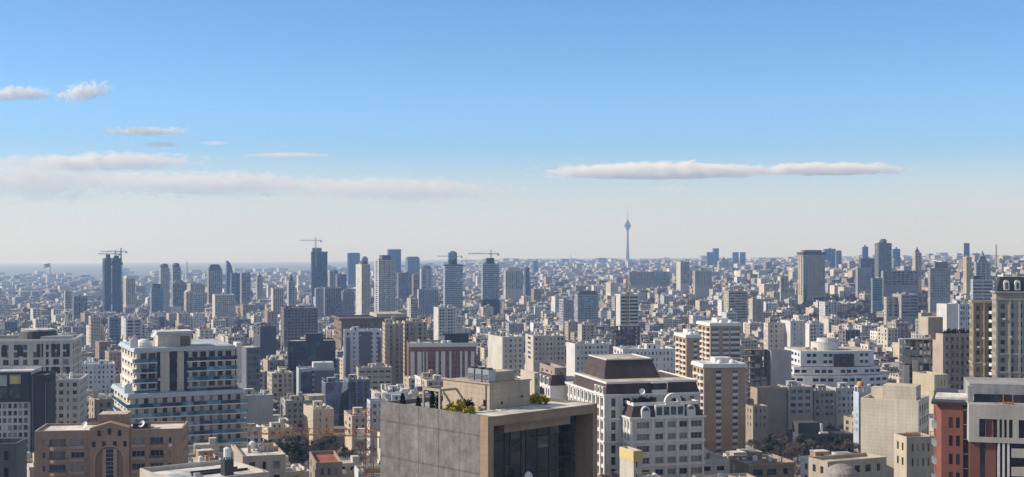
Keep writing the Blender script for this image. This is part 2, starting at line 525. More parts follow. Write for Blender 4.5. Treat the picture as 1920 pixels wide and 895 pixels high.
def roof_kit(root, x0, x1, y0, y1, z, rng, color, hut=True, tanks=2, coolers=2, dishes=0):
    W = x1 - x0; D = y1 - y0
    if W < 7 or D < 7: return []
    feats = []
    if hut:
        big = rng.random() < 0.45 and W > 11 and D > 9
        mx, my = (4.3, 2.9) if big else (2.9, 2.5)
        hx = rng.uniform(x0 + mx, max(x0 + mx + .1, x1 - mx)); hy = rng.uniform(y0 + my, max(y0 + my + .1, y1 - my))
        place(P_HUTBIG if big else P_HUT, 'rooftop_hut', (hx, hy, z), 0, root, color=color)
        feats.append('big' if big else 'small')
    for P, n, nm in ((P_TANK, tanks, 'water_tank'), (P_COOLER, coolers, 'air_cooler')):
        for _ in range(n):
            place(P, nm, (rng.uniform(x0 + 1.2, x1 - 1.6), rng.uniform(y0 + 1, y1 - 1), z), rng.choice((0, 1.57, 3.14)), root)
    A = W * D
    for P, nm, p_, c_ in ((P_CHIMNEY, 'chimney', .9, color), (P_CHIMNEY, 'chimney', .6, color), (P_PARTITION, 'roof_partition', .7, tuple(v * .9 for v in color)), (P_DUCT, 'roof_duct', .5, None), (P_AERIAL, 'roof_aerial', .7, None), (P_AERIAL, 'roof_aerial', .4, None), (P_DISH, 'satellite_dish', .5, None), (P_DISH, 'satellite_dish', .3, None), (P_TANK, 'water_tank', .4, None), (P_COOLER, 'air_cooler', .7, None), (P_COOLER, 'air_cooler', .5, None), (P_CHIMNEY, 'chimney', .5, (.3, .2, .14)), (P_PARTITION, 'roof_partition', .4, color)):
        if rng.random() < p_ * min(1.3, A / 170):
            o = place(P, nm, (rng.uniform(x0 + 1.2, x1 - 1.2), rng.uniform(y0 + 1, y1 - 1), z + (.6 if P is P_DISH else 0)), rng.choice((0, 1.57, .4)), root, color=c_)
            if P is P_DISH: o.rotation_euler = (R(55), 0, R(rng.uniform(-40, 40)))
    for _ in range(dishes):
        o = place(P_DISH, 'satellite_dish', (rng.uniform(x0 + 1, x1 - 1), rng.uniform(y0 + .8, y0 + 2), z + .6), 0, root)
        o.rotation_euler = (R(-50), 0, R(rng.uniform(-30, 30)))
    return feats

def frustum(mb, x0, x1, y0, y1, z0, z1, inx, iny, m=0, top=None):
    mb.prism([(x0, y0), (x1, y0), (x1, y1), (x0, y1)], z0, z1, m, top, [(x0 + inx, y0 + iny), (x1 - inx, y0 + iny), (x1 - inx, y1 - iny), (x0 + inx, y1 - iny)])
def ring_box(mb, x0, x1, y0, y1, z0, z1, out, m=0):
    """a cornice that runs round a block, proud of it by out"""
    mb.box(x0 - out, x1 + out, y0 - out, y0, z0, z1, m); mb.box(x0 - out, x1 + out, y1, y1 + out, z0, z1, m)
    mb.box(x0 - out, x0, y0, y1, z0, z1, m); mb.box(x1, x1 + out, y0, y1, z0, z1, m)
def arch_ring(mb, cx, zc, r0, r1, ya, yb, n=12, m=0, leg=0.0):
    for k in range(n):
        t0 = math.pi * k / n; t1 = math.pi * (k + 1) / n
        A = [(cx + r * math.cos(t), zc + r * math.sin(t)) for r, t in ((r1, t0), (r1, t1), (r0, t1), (r0, t0))]
        for q in ((0, 1, 2, 3),): mb.quad([(A[i][0], ya, A[i][1]) for i in (0, 3, 2, 1)], m)
        mb.quad([(A[0][0], ya, A[0][1]), (A[0][0], yb, A[0][1]), (A[1][0], yb, A[1][1]), (A[1][0], ya, A[1][1])], m)
        mb.quad([(A[3][0], ya, A[3][1]), (A[2][0], ya, A[2][1]), (A[2][0], yb, A[2][1]), (A[3][0], yb, A[3][1])], m)
        mb.quad([(A[i][0], yb, A[i][1]) for i in (0, 1, 2, 3)], m)
    if leg > 0:
        for sg in (-1, 1):
            a, b = sorted((cx + sg * r0, cx + sg * r1)); mb.box(a, b, ya, yb, zc - leg, zc, m)
def arch_fill(mb, cx, zc, r, y, leg, n=12, m=0):
    pts = [(cx + r * math.cos(math.pi * k / n), y, zc + r * math.sin(math.pi * k / n)) for k in range(n + 1)]
    mb.quad([(cx + r, y, zc - leg)] + pts + [(cx - r, y, zc - leg)], m)

# leafy or twiggy masses: many small faces spread through a volume (numpy)
def tuft_mesh(name, pts, size, mat, rs, stretch=1.0, up=0.0):
    """one small quad at every point, turned at random; up leans the long side to the vertical"""
    n = len(pts)
    d = rs.normal(size=(n, 3)); d[:, 2] += up * 2.0; d /= np.linalg.norm(d, axis=1)[:, None]
    e = rs.normal(size=(n, 3)); e -= (e * d).sum(1)[:, None] * d; e /= np.linalg.norm(e, axis=1)[:, None]
    sz = size * rs.uniform(0.6, 1.4, size=(n, 1))
    a = d * sz * stretch; b = e * sz
    v = np.stack([pts - a - b, pts + a - b, pts + a + b, pts - a + b], 1).reshape(-1, 3)
    me = bpy.data.meshes.new(name)
    me.vertices.add(4 * n); me.vertices.foreach_set('co', v.ravel().astype(np.float32))
    me.loops.add(4 * n); me.loops.foreach_set('vertex_index', np.arange(4 * n, dtype=np.int32))
    me.polygons.add(n); me.polygons.foreach_set('loop_start', np.arange(0, 4 * n, 4, dtype=np.int32))
    me.polygons.foreach_set('loop_total', np.full(n, 4, dtype=np.int32))
    me.materials.append(mat); me.update(calc_edges=True)
    return me
def leaf_mat(name, a, b):
    m, n, l, p = new_mat(name)
    v = coords(n, l)
    c = ramp(n, l, noise(n, l, v, 0.9, 3.0), [(0.3, a), (0.7, b)])
    l.new(c, p.inputs['Base Color']); p.inputs['Roughness'].default_value = 0.8
    p.inputs['Specular IOR Level'].default_value = 0.2
    return m
M_LEAF = leaf_mat('evergreen_leaf', (0.016, 0.026, 0.014), (0.045, 0.062, 0.030))
M_YLEAF = leaf_mat('yellow_green_leaf', (0.28, 0.22, 0.02), (0.52, 0.40, 0.05))
M_DLEAF = leaf_mat('dark_shrub_leaf', (0.014, 0.018, 0.013), (0.035, 0.042, 0.025))
M_TWIG = leaf_mat('bare_twig', (0.085, 0.066, 0.055), (0.16, 0.128, 0.105))
M_BARK = plain_mat('bark', (0.09, 0.07, 0.055), rough=0.9)
RS = np.random.RandomState(7)

def crown_points(rs, n, rx, rz, lumps, zc):
    """points gathered in lumps on an uneven shell, with gaps between"""
    c = rs.normal(size=(lumps, 3)); c /= np.linalg.norm(c, axis=1)[:, None]
    c *= rs.uniform(0.35, 0.85, size=(lumps, 1)); c[:, 2] = np.abs(c[:, 2]) * 1.1 - 0.35
    k = rs.randint(0, lumps, n)
    p = c[k] + rs.normal(size=(n, 3)) * rs.uniform(0.12, 0.26, size=(lumps, 1))[k]
    p[:, :2] *= rx; p[:, 2] = p[:, 2] * rz + zc
    return p

def tree_proto(kind, seed):
    rs = np.random.RandomState(seed); rg = random.Random(seed)
    root = bpy.data.objects.new(kind, None)
    tb = MB()
    H = 9.0
    tb.tube((0, 0, -0.6), (0.1, 0, H * .38), .26, .17, 7)
    pts = []
    if kind == 'bare_tree':
        def grow(p, d, L, r, lv):
            q = p + d * L
            tb.tube(p, q, r, r * .6, 4)
            if lv == 0: return pts.append((p, q))
            for _ in range(3 if lv > 1 else 4):
                nd_ = (d + Vector((rg.uniform(-.8, .8), rg.uniform(-.8, .8), rg.uniform(-.15, .6)))).normalized()
                grow(q, nd_, L * rg.uniform(.55, .8), r * .55, lv - 1)
        for _ in range(4):
            d = Vector((rg.uniform(-.7, .7), rg.uniform(-.7, .7), rg.uniform(.7, 1.1))).normalized()
            grow(Vector((.1, 0, H * .36)), d, H * .24, .13, 2)
        P = []
        for p, q in pts:
            for _ in range(9):
                t = rg.uniform(0.1, 1.3); c = p.lerp(q, t)
                P.append((c.x + rg.gauss(0, .38), c.y + rg.gauss(0, .38), c.z + rg.gauss(0.1, .35)))
        me = tuft_mesh('crown', np.array(P), 0.05, M_TWIG, rs, 9.0, 0.35)
    else:
        for _ in range(6):
            tb.tube((0.1, 0, H * .34), (rg.uniform(-2.3, 2.3), rg.uniform(-2.3, 2.3), H * rg.uniform(.55, .9)), .11, .03, 5)
        if kind == 'conifer_tree':
            n = 1500; t = rs.uniform(0, 1, n) ** .75
            lay = np.floor(t * 9) / 9 + rs.uniform(0, .07, n)
            r = (1 - lay) * 2.5 * np.sqrt(rs.uniform(.05, 1, n)); an = rs.uniform(0, 2 * np.pi, n)
            P = np.stack([r * np.cos(an), r * np.sin(an), 1.2 + lay * 9.5 - .16 * r], 1)
            me = tuft_mesh('crown', P, 0.13, M_LEAF, rs, 2.4)
        else:
            P = crown_points(rs, 1700, 3.3, 3.4, 15, H * .66)
            me = tuft_mesh('crown', P, 0.17, M_LEAF, rs, 1.6)
    t = tb.build('trunk', M_BARK, root); col.objects.unlink(t)
    c = bpy.data.objects.new('crown', me); c.parent = root
    return root
TREES = {k: [tree_proto(k, s) for s in sd] for k, sd in (('bare_tree', (1, 2, 3)), ('evergreen_tree', (4, 5)), ('conifer_tree', (6,)))}
def plant(kind, X, D, h, label, rng, group=None, z=None):
    src = rng.choice(TREES[kind])
    z = ground_z(X, D) if z is None else z
    o = copy_tree(src, (X, D, z), rng.uniform(0, 6.28), label, (h / 9.5,) * 3, group)
    o['category'] = 'tree'
    return o
def shrub(name, label, loc, rx, rz, mat, n=260, leaf=0.09, up=0.0, group=None, cone=False):
    rs = np.random.RandomState(int(abs(loc[0] * 13 + loc[1] * 7)) + n)
    if cone:
        t = rs.uniform(0, 1, n); r = rx * np.sqrt(rs.uniform(0, 1, n)) * np.sqrt(np.clip(1.02 - t, 0, 1)); an = rs.uniform(0, 6.283, n)
        P = np.stack([r * np.cos(an), r * np.sin(an), t * rz], 1)
    else:
        P = crown_points(rs, n, rx, rz * .62, 9, rz * .5); P[:, 2] = np.maximum(P[:, 2], 0.03)
    root = thing(name, label, 'shrub', loc, 0, group)
    me = tuft_mesh('foliage', P, leaf, mat, rs, 2.2 if up else 1.3, up)
    o = bpy.data.objects.new('foliage', me); col.objects.link(o); o.parent = root
    mb = MB()
    for k in range(4):
        mb.tube((0, 0, 0), (rx * .4 * math.cos(k * 1.6), rx * .4 * math.sin(k * 1.6), rz * .6), .035, .015, 5)
    mb.build('stem', M_BARK, root)
    return root

# lattice work for cranes and masts
def lattice(mb, p, q, w, step, r, m=0, flat=False):
    p = Vector(p); q = Vector(q); d = (q - p); L = d.length; d.normalize()
    up = Vector((0, 0, 1)) if abs(d.z) < .8 else Vector((1, 0, 0))
    s = d.cross(up).normalized(); u = s.cross(d).normalized()
    cs = [s * (w / 2) - u * (w / 2), -s * (w / 2) - u * (w / 2), (u * (w / 2)) if flat else (-s * (w / 2) + u * (w / 2))]
    if not flat: cs.append(s * (w / 2) + u * (w / 2))
    for c in cs: mb.tube(p + c, q + c, r, None, 4, m)
    n = max(1, int(L / step)); k = len(cs)
    for i in range(n):
        a = p + d * (L * i / n); b = p + d * (L * (i + 1) / n)
        for j in range(k):
            mb.tube(a + cs[j], b + cs[(j + 1) % k], r * .7, None, 3, m)
            mb.tube(a + cs[j], a + cs[(j + 1) % k], r * .7, None, 3, m)
def tower_crane(label, base, height, jib, counter, az, mat, w=1.8, thick=0.12, group='tower cranes over the city'):
    root = thing('tower_crane', label, 'crane', base, az, group)
    mb = MB(); lattice(mb, (0, 0, 0), (0, 0, height), w, w * 1.3, thick); mb.build('mast', mat, root)
    mb = MB(); lattice(mb, (0, 0, height + 1.2), (jib, 0, height + 1.2), w * .8, w * 1.2, thick * .85, flat=True); mb.build('jib', mat, root)
    mb = MB(); lattice(mb, (0, 0, height + 1.0), (-counter, 0, height + 1.0), w * .8, w * 1.2, thick * .85)
    mb.build('counter_jib', mat, root)
    mb = MB(); mb.box(-counter, -counter + w * 1.6, -w * .6, w * .6, height - w * 1.1, height + w * .3); mb.build('counterweight', M_CONC, root, (.4, .4, .4))
    mb = MB(); lattice(mb, (0, 0, height + 1.2), (0, 0, height + 1.2 + w * 3), w * .6, w, thick * .85)
    mb.tube((0, 0, height + 1.2 + w * 3), (jib * .7, 0, height + 1.8), thick * .5, None, 4); mb.tube((0, 0, height + 1.2 + w * 3), (-counter * .9, 0, height + 1.6), thick * .5, None, 4)
    mb.build('tower_head', mat, root)
    mb = MB(); mb.box(w * .6, w * 1.5, -w * .9, -w * .2, height - w * .2, height + w * 1.1); mb.build('cab', M_TANK, root)
    return root
# ================================================================= buildings of the foreground
rng = random.Random(11)
BEIGE = (.46, .41, .335); CREAM = (.56, .50, .41); WHITE = (.68, .67, .65); GREY = (.34, .34, .35); TAN = (.40, .315, .225)
BROWN = (.27, .18, .125); DGREY = (.11, .11, .12); BRICK = (.30, .11, .075); STONE = (.50, .47, .43)
SET = [M_WALL, M_RWHITE, M_GDARK, M_GMID, M_GCURT]

def concrete_block():
    B = Bld('concrete_building', 'raw concrete walled building with a deep tan framed recess of dark glass', 'building', 915, 200, 782, 43.5, 713, 1120, vis=900, phrase='the raw concrete block')
    r, a, b, h = B.root, B.a, B.b, B.h
    mb = MB()
    # board-marked wall: lift joints every 3 m
    mb.box(0, .7, 1.7, b, 0, h, 0); mb.box(a - .7, a, 4.0, b, 0, h, 0); mb.box(.7, a - .7, b - .7, b, 0, h, 0)
    z = h - .12
    for k in range(1, 5):
        y = 1.7 + (b - 1.7) * k / 5; mb.box(-.03, 0, y - .05, y + .05, 0, h - .02, 0)
    w = mb.build('concrete_wall', M_CONC_RAW, r, (.225, .212, .195))
    mb = MB(); mb.box(.7, a - .7, 3.9, b - .7, h - 1.1, h - .7, 0); mb.build('roof', M_RGREY, r)
    mb = MB()
    mb.box(0, 1.15, 0, 1.7, 0, h, 0); mb.box(a - 1.0, a, 0, 4.0, 0, h, 0)
    mb.box(1.15, a - 1.0, 0, 4.0, h - 1.5, h - .02, 0, 1)
    mb.box(.7, 1.15, 1.7, 4.0, 0, h - .02, 0)
    mb.box(4.2, a - 5.4, .9, 3.8, h - 2.9, h - 1.5, 0)
    mb.build('frame', [M_STONE, M_RWHITE], r, (.36, .25, .165))
    # glazing at the back of the recess
    mb = MB()
    ce = [1.15, 4.4, 4.6]; cf = [1, 0]
    x = 4.6
    for w_ in (2.4, 1.2, 2.4, 1.0, 2.6, 2.6, 2.4):
        ce.append(min(x + w_, a - 1.0)); cf.append(1); x += w_
    re = [0.0]; z = h - 2.9
    zs = []
    while z > 1: zs.append(z); z -= 1.95
    re += zs[::-1]; re.append(h - 1.5)
    rf = [1] * (len(re) - 2) + [0]
    # each pane a recessed cell between mullions of the wall
    ce2 = [ce[0]]; cf2 = []
    for i in range(len(cf)):
        ce2 += [ce[i] + .12, ce[i + 1] - .0]; cf2 += [0, cf[i]]
    ce2 = [c - 1.15 for c in ce2]
    re2 = [re[0]]; rf2 = []
    for i in range(len(rf)):
        re2 += [re[i] + .12, re[i + 1]]; rf2 += [0, rf[i]]
    g = random.Random(3)
    mb.facade((1.15, 3.8), (a - 1.0, 3.8), (re2, rf2), (ce2, cf2), lambda i, j: (g.choice((1, 1, 1, 1, 2, 2, 3)), .12), 0)
    mb.build('curtain_wall', [M_FRAMED, M_GDARK, M_GMIDD, M_GCURTD], r)
    # lower dark spandrel slabs behind the glass line
    mb = MB()
    mb.box(1.15, 4.2, 2.9, 3.7, h - 9.6, h - 9.0); mb.build('ledge', M_FRAMED, r)
    # penthouse, built of tan stone
    x0, x1 = 6.6, 15.6; y0 = 8.2; y1 = b - 1.2
    mb = MB()
    # find plan from photo columns
    mb.box(6.2, 15.0, 6.4, 17.6, h - .7, h + 3.9, 0, 1); mb.box(8.4, 12.8, 7.6, 10.8, h + 3.9, h + 5.6, 0, 1)
    mb.box(6.13, 6.2, 7.4, 7.8, h + .4, h + 1.4, 2); mb.box(8.6, 9.0, 6.33, 6.4, h + .6, h + 1.0, 2); mb.box(13.0, 13.4, 6.33, 6.4, h + 1.3, h + 1.7, 2)
    mb.box(6.0, 15.2, 6.2, 6.4, h + 3.9, h + 4.15, 0); mb.box(6.0, 6.2, 6.4, 17.8, h + 3.9, h + 4.15, 0)
    mb.tube((6.1, 7.2, h - .6), (6.1, 7.2, h + 4.5), .07, n=6, m=2)
    mb.build('penthouse', [M_STONE, M_RTAN, M_GDARK], r, (.48, .385, .29))
    # open stone porch left of it
    mb = MB()
    mb.box(2.6, 6.1, 14.2, 14.5, h + 2.4, h + 2.8, 0); mb.box(2.6, 2.85, 14.2, 14.5, h - .7, h + 2.4, 0); mb.box(2.6, 2.85, 18.2, 18.5, h - .7, h + 2.4, 0)
    mb.box(2.6, 6.1, 18.2, 18.5, h + 2.4, h + 2.8, 0); mb.box(2.6, 2.85, 14.5, 18.2, h + 2.4, h + 2.8, 0)
    mb.build('roof_pergola', M_STONE, r, (.44, .37, .29))
    mb = MB()
    for u in (1.6, 6.6, 11.6):
        mb.box(u, u + 4.2, 4.3, 5.9, h - .7, h - .1, 0, 1)
        for k in range(4): mb.box(u + .2 + k * 1.05, u + 1.15 + k * 1.05, 4.5, 5.7, h - .1, h + .02, 1)
    mb.build('skylight', [M_RGREY, M_RWHITE], r)
    mb = MB(); mb.box(16.4, a - 1.2, 4.3, 12.0, h - .7, h - .35, 0, 0); mb.build('roof_slab', M_RWHITE, r)
    # things that stand on the roof
    for k in range(3):
        p = B.world(7.2, 7.6 + k * 1.75, h + 3.9)
        t = thing('chiller_unit', ['grey chiller on the tan penthouse, nearest the brick box', 'grey chiller on the tan penthouse, middle of three', 'grey chiller on the tan penthouse, leftmost of three'][k], 'chiller', p, B.t, 'chillers on the tan penthouse')
        q = MB(); q.box(-.75, .75, -.7, .7, .35, 2.2); 
        for sx in (-.65, .65): q.box(sx - .06, sx + .06, -.6, .6, 0, .35)
        q.build('casing', M_STEEL, t)
        q = MB()
        for j in range(4): q.box(-.78, -.75, -.6, .6, .6 + j * .22, .72 + j * .22)
        q.build('louvre', M_DARK, t)
        q = MB(); q.cyl(0, 0, 2.2, 2.42, .6, n=14); q.build('fan_housing', M_DARK, t)
    for (x, y, rx, rz, k) in ((1.5, 5.9, 1.2, 1.9, 0), (1.5, 8.3, 1.5, 2.4, 1), (1.5, 10.4, 1.1, 1.8, 2)):
        shrub('roof_shrub', ['yellow green bushy shrub at the concrete roof edge, nearest the corner', 'tallest yellow green shrub along the concrete roof edge', 'yellow green shrub on the concrete roof edge, beside the round bush'][k], B.world(x, y, h - .7), rx, rz, M_YLEAF, 420, .09, .5, 'yellow green roof shrubs')
    for (x, y, rx, rz, k) in ((16.8, 6.4, 1.7, 2.3, 0), (18.9, 7.6, 1.2, 1.6, 1)):
        shrub('roof_shrub', ['broad yellow bamboo clump right of the tan penthouse', 'small yellow bamboo clump farther right of the penthouse'][k], B.world(x, y, h - .5), rx, rz, M_YLEAF, 420, .09, .6, 'yellow green roof shrubs')
    shrub('round_bush', 'round olive brown bush against the tan penthouse wall', B.world(4.6, 9.6, h - .7), 1.1, 2.3, M_DLEAF, 420, .1)
    for (x, y, hh, k) in ((1.3, 22.0, 2.2, 0), (1.3, 18.0, 1.9, 1), (3.6, 17.2, 3.0, 2), (3.6, 15.6, 2.9, 3)):
        shrub('cypress_shrub', ['dark cone cypress at the far left of the concrete roof', 'dark cone cypress second from the left on the concrete roof', 'slim dark cypress inside the stone pergola, left one', 'slim dark cypress inside the stone pergola, right one'][k], B.world(x, y, h - .7), .55, hh, M_DLEAF, 300, .08, .3, 'dark cypresses on the concrete roof', cone=True)
    t = thing('satellite_dish', 'round white satellite dish in front of the dark glass recess', 'satellite dish', B.world(10.4, 2.3, B.fz(905, 10.4, 2.3)), B.t)
    o = place(P_DISH, 'reflector', (0, 0, .8), 0, t, (1.1, 1.1, 1.1)); o.rotation_euler = (R(75), 0, 0)
    q = MB(); q.tube((0, .3, -.3), (0, 0, .8), .06, n=6); q.tube((0, .3, -.3), (0, 1.5, -.3), .06, n=6); q.build('bracket', M_STEEL, t)
M_CONC_RAW = wall_mat('board_marked_concrete', 'object', wear=1.2, joints=5.8, mottle=.42)
M_GMIDD = glass_mat('glass_brown', (.045, .038, .033), rough=.18)
M_GCURTD = glass_mat('glass_brown_curtain', (.10, .082, .066), rough=.4)
concrete_block()

def mansard_block():
    B = Bld('classical_apartment_building', 'white classical apartment building with dark mansard roofs and arched dormers', 'building', 1183, 386, 784, 15, 1152, 1320, vis=900, phrase='the white mansard block')
    r, a, b, h = B.root, B.a, B.b, B.h
    rg = random.Random(5)
    fh = 3.45
    C = (.64, .61, .55)
    mb = MB()
    cells = []
    # front wing, five bays
    n = int(h / fh) ; n = min(n, 9)
    edges = [0]; fl = []
    for (p0, p1) in ((.08, .25), (.33, .44), (.50, .61), (.66, .77), (.82, .97)):
        edges += [a * p0, a * p1]; fl += [0, 1]
    edges.append(a); fl.append(0)
    mb.facade((0, 0), (a, 0), floors(0, h, fh, n, .7, .28, .80), (edges, fl), lambda i, j: (rg.choice((2, 3, 4, 4)), .45), 0, cells)
    mb.facade((a, 0), (a, b), floors(0, h, fh, n, .7, .28, .80), bays(b, 5, .5), lambda i, j: (rg.choice((2, 3)), .4), 0)
    mb.quad([(a, b, 0), (0, b, 0), (0, b, h), (a, b, h)], 0)
    mb.facade((0, b), (0, 0), floors(0, h, fh, n, .7, .2, .85), bays(b, 5, .42), lambda i, j: (rg.choice((2, 3, 3)), .6), 0, cells)
    mb.quad([(0, 0, h), (a, 0, h), (a, b, h), (0, b, h)], 1)
    mb.build('wing', SET, r, C, merge=True)
    add_windows(r, cells, rg, 'l', 'ddmccc', 95)
    mb = MB()
    for k in (0, 2, 4, 6):
        zz = h - .5 - k * fh
        if zz < 2: break
        ring_box(mb, 0, a, 0, b, zz, zz + .55, .55 if k == 0 else .3)
    for p in (0.01, .29, .47, .635, .795, .985):
        mb.box(a * p - .25, a * p + .25, -.22, 0, 0, h - .5)
    for k in range(6):
        y = .4 + (b - .8) * k / 5
        mb.box(-.25, 0, y - .3, y + .3, 0, h - .5)
    mb.build('cornice', M_TRIM, r)
    # mansard storey of the wing
    mh = 3.3
    mb = MB(); frustum(mb, .1, a - .1, .1, b, h, h + mh, 1.3, 1.3, 0, 1); mb.build('mansard_roof', [M_SLATE, M_RTAN], r)
    mb = MB(); ring_box(mb, 1.4, a - 1.4, 1.4, b - 1.3, h + mh - .1, h + mh + .9, .25); mb.build('parapet', M_TRIM, r)
    for p in (.2, .82):
        d = MB(); cx = a * p
        d.box(cx - 1.25, cx + 1.25, -.15, 1.6, h, h + 1.9); arch_ring(d, cx, h + 1.9, .95, 1.3, -.3, 1.6, leg=1.8); arch_fill(d, cx, h + 1.9, .95, -.1, 1.2, m=1)
        d.build('dormer', [M_TRIM, M_GMID], r)
    d = MB()
    x0, x1 = a * .33, a * .73
    d.box(x0, x1, -.1, 1.6, h, h + mh + .2)
    for k in range(4):
        u = x0 + .4 + k * (x1 - x0 - .3) / 4
        d.box(u, u + (x1 - x0) / 4 - .6, -.16, -.1, h + .5, h + 2.9, 1)
    cx = a * .57
    d.box(cx - 2.2, cx + 2.2, -.1, .6, h + mh + .2, h + mh + .9)
    arch_ring(d, cx, h + mh + .9, 1.5, 2.25, -.3, .6, 16); arch_ring(d, cx, h + mh + .9, 2.25, 2.6, -.45, .6, 16)
    d.build('central_gable', [M_TRIM, M_GMID], r)
    # rear block: taller, its lower dark band and the great hip on top
    xA, yA = -5.2, 8.0
    z2 = h + mh + 2.6
    a2 = a + 2.2; b2 = 62.0
    mb = MB(); cells = []
    rows = floors(0, z2, fh, 7, .6, .15, .85)
    mb.facade((xA, b2), (xA, yA), rows, bays(b2 - yA, 14, .42), lambda i, j: (rg.choice((2, 3, 3, 4)), .9), 0, cells)
    mb.facade((xA, yA), (a2, yA), rows, bays(a2 - xA, 7, .45), lambda i, j: (rg.choice((2, 3)), .5), 0)
    mb.facade((a2, yA), (a2, b2), rows, bays(b2 - yA, 12, .45), lambda i, j: (rg.choice((2, 3)), .4), 0)
    mb.quad([(a2, b2, 0), (xA, b2, 0), (xA, b2, z2), (a2, b2, z2)], 0)
    mb.quad([(xA, yA, z2), (a2, yA, z2), (a2, b2, z2), (xA, b2, z2)], 1)
    mb.build('rear_block', SET, r, (.66, .64, .59), merge=True)
    mb = MB()
    for zz in (z2 - .5, z2 - 2 * fh - .5, z2 - 4 * fh - .5): ring_box(mb, xA, a2, yA, b2, zz, zz + .6, .5)
    for k in range(15):
        y = yA + (b2 - yA) * k / 14
        mb.box(xA - .3, xA, y - .35, y + .35, 0, z2 - .5)
    mb.build('cornice', M_TRIM, r)
    mb = MB(); bh = 3.1
    frustum(mb, xA + .2, a2 - .2, yA + .2, 40, z2, z2 + bh, .8, .8, 0, 1)
    mb.build('mansard_roof', [M_SLATE, M_RTAN], r)
    for k in range(3):
        d = MB(); y = yA + 2.6 + k * 3.1
        d.box(xA - .05, xA + 1.3, y - .8, y + .8, z2, z2 + 2.2); d.box(xA - .1, xA - .05, y - .4, y + .4, z2 + .4, z2 + 1.8, 1)
        d.build('dormer', [M_TRIM, M_GDARK], r)
    d = MB(); cx = a2 * .48
    d.box(cx - 2.4, cx + 2.4, yA - .1, yA + 1.4, z2, z2 + 1.1); d.box(cx - 2.2, cx + 2.2, yA - .14, yA - .1, z2 + 1.1, z2 + 2.9, 1)
    d.box(cx + 2.2, cx + 2.5, yA - .2, yA + 1.4, z2 + 1.1, z2 + 3.2); d.box(cx - 2.5, cx + 2.5, yA - .1, yA + 1.5, z2 + 3.0, z2 + 3.3)
    d.build('roof_terrace', [M_TRIM, M_GDARK], r)
    mb = MB(); ring_box(mb, xA + 1, a2 - 1, yA + 1, 39, z2 + bh, z2 + bh + .6, .35); mb.box(xA + 1, a2 - 1, yA + 1, 39, z2 + bh, z2 + bh + .3, 0, 1)
    mb.build('parapet', [M_TRIM, M_RTAN], r)
    z3 = z2 + bh + .3
    mb = MB(); hx0, hx1 = B.fxy(1133, 19), B.fxy(1238, 19); frustum(mb, hx0, hx1, 19, 42, z3, z3 + 5.6, 1.7, 3.2, 0, 1); mb.build('hip_roof', [M_SLATE, M_RTAN], r)
    mb = MB(); ring_box(mb, hx0 + 1.9, hx1 - 1.9, 22.3, 38.7, z3 + 5.5, z3 + 5.85, .3); mb.build('ridge_rail', M_TRIM, r)
    # stepped pavilion at the far end
    xP = xA - 5.5
    mb = MB()
    mb.box(xP, xA, 46, 61, 0, z2 - 1.2, 0, 1); mb.box(xP - 3.2, xP, 52, 62, 0, z2 - 4.5, 0, 1)
    mb.build('end_pavilion', SET, r, (.66, .64, .59))
    mb = MB(); frustum(mb, xP + .2, xA + .2, 46.2, 60.8, z2 - 1.2, z2 + 2.2, .8, .8, 0, 1); frustum(mb, xP - 3, xP - .1, 52.2, 61.8, z2 - 4.5, z2 - 2.2, .6, .6, 0, 1)
    mb.build('mansard_roof', [M_SLATE, M_RTAN], r)
    d = MB()
    for y in (48.5, 53, 57.5): d.box(xP - .1, xP + 1.2, y - .8, y + .8, z2 - 1.2, z2 + 1.4); d.box(xP - .14, xP - .1, y - .45, y + .45, z2 - .8, z2 + .9, 1)
    for y in (47.5, 50.0, 55.5, 58.5):
        for k in range(4): d.box(xP - .06, xP, y - .5, y + .5, z2 - 4.6 - k * 3.4, z2 - 2.2 - k * 3.4, 1)
    d.build('dormer', [M_TRIM, M_GDARK], r)
    # roof garden behind the wing parapet
    g = random.Random(8)
    for k in range(5):
        x = (2.6, 5.0, 7.0, 15.2, 17.0)[k]
        shrub('roof_shrub', ['dark shrub at the left end of the mansard roof terrace', 'tallest dark shrub on the mansard roof terrace', 'dark shrub just left of the arched gable', 'dark shrub just right of the arched gable', 'dark shrub at the right end of the mansard terrace'][k], B.world(x, 3.2, h + mh), 1.5, (1.9, 3.1, 2.0, 1.8, 1.7)[k], M_DLEAF, 520, .14, group='dark shrubs on the mansard terrace')
    t = thing('satellite_dish', 'white satellite dish above the dark shrubs of the mansard terrace', 'satellite dish', B.world(5.0, 4.2, h + mh + 3.0), B.t)
    o = place(P_DISH, 'reflector', (0, 0, .7), 0, t, (1.1, 1.1, 1.1)); o.rotation_euler = (R(70), 0, R(-20))
    q = MB(); q.tube((0, .2, -3), (0, .1, .7), .07, n=6); q.build('mast', M_STEEL, t)
mansard_block()

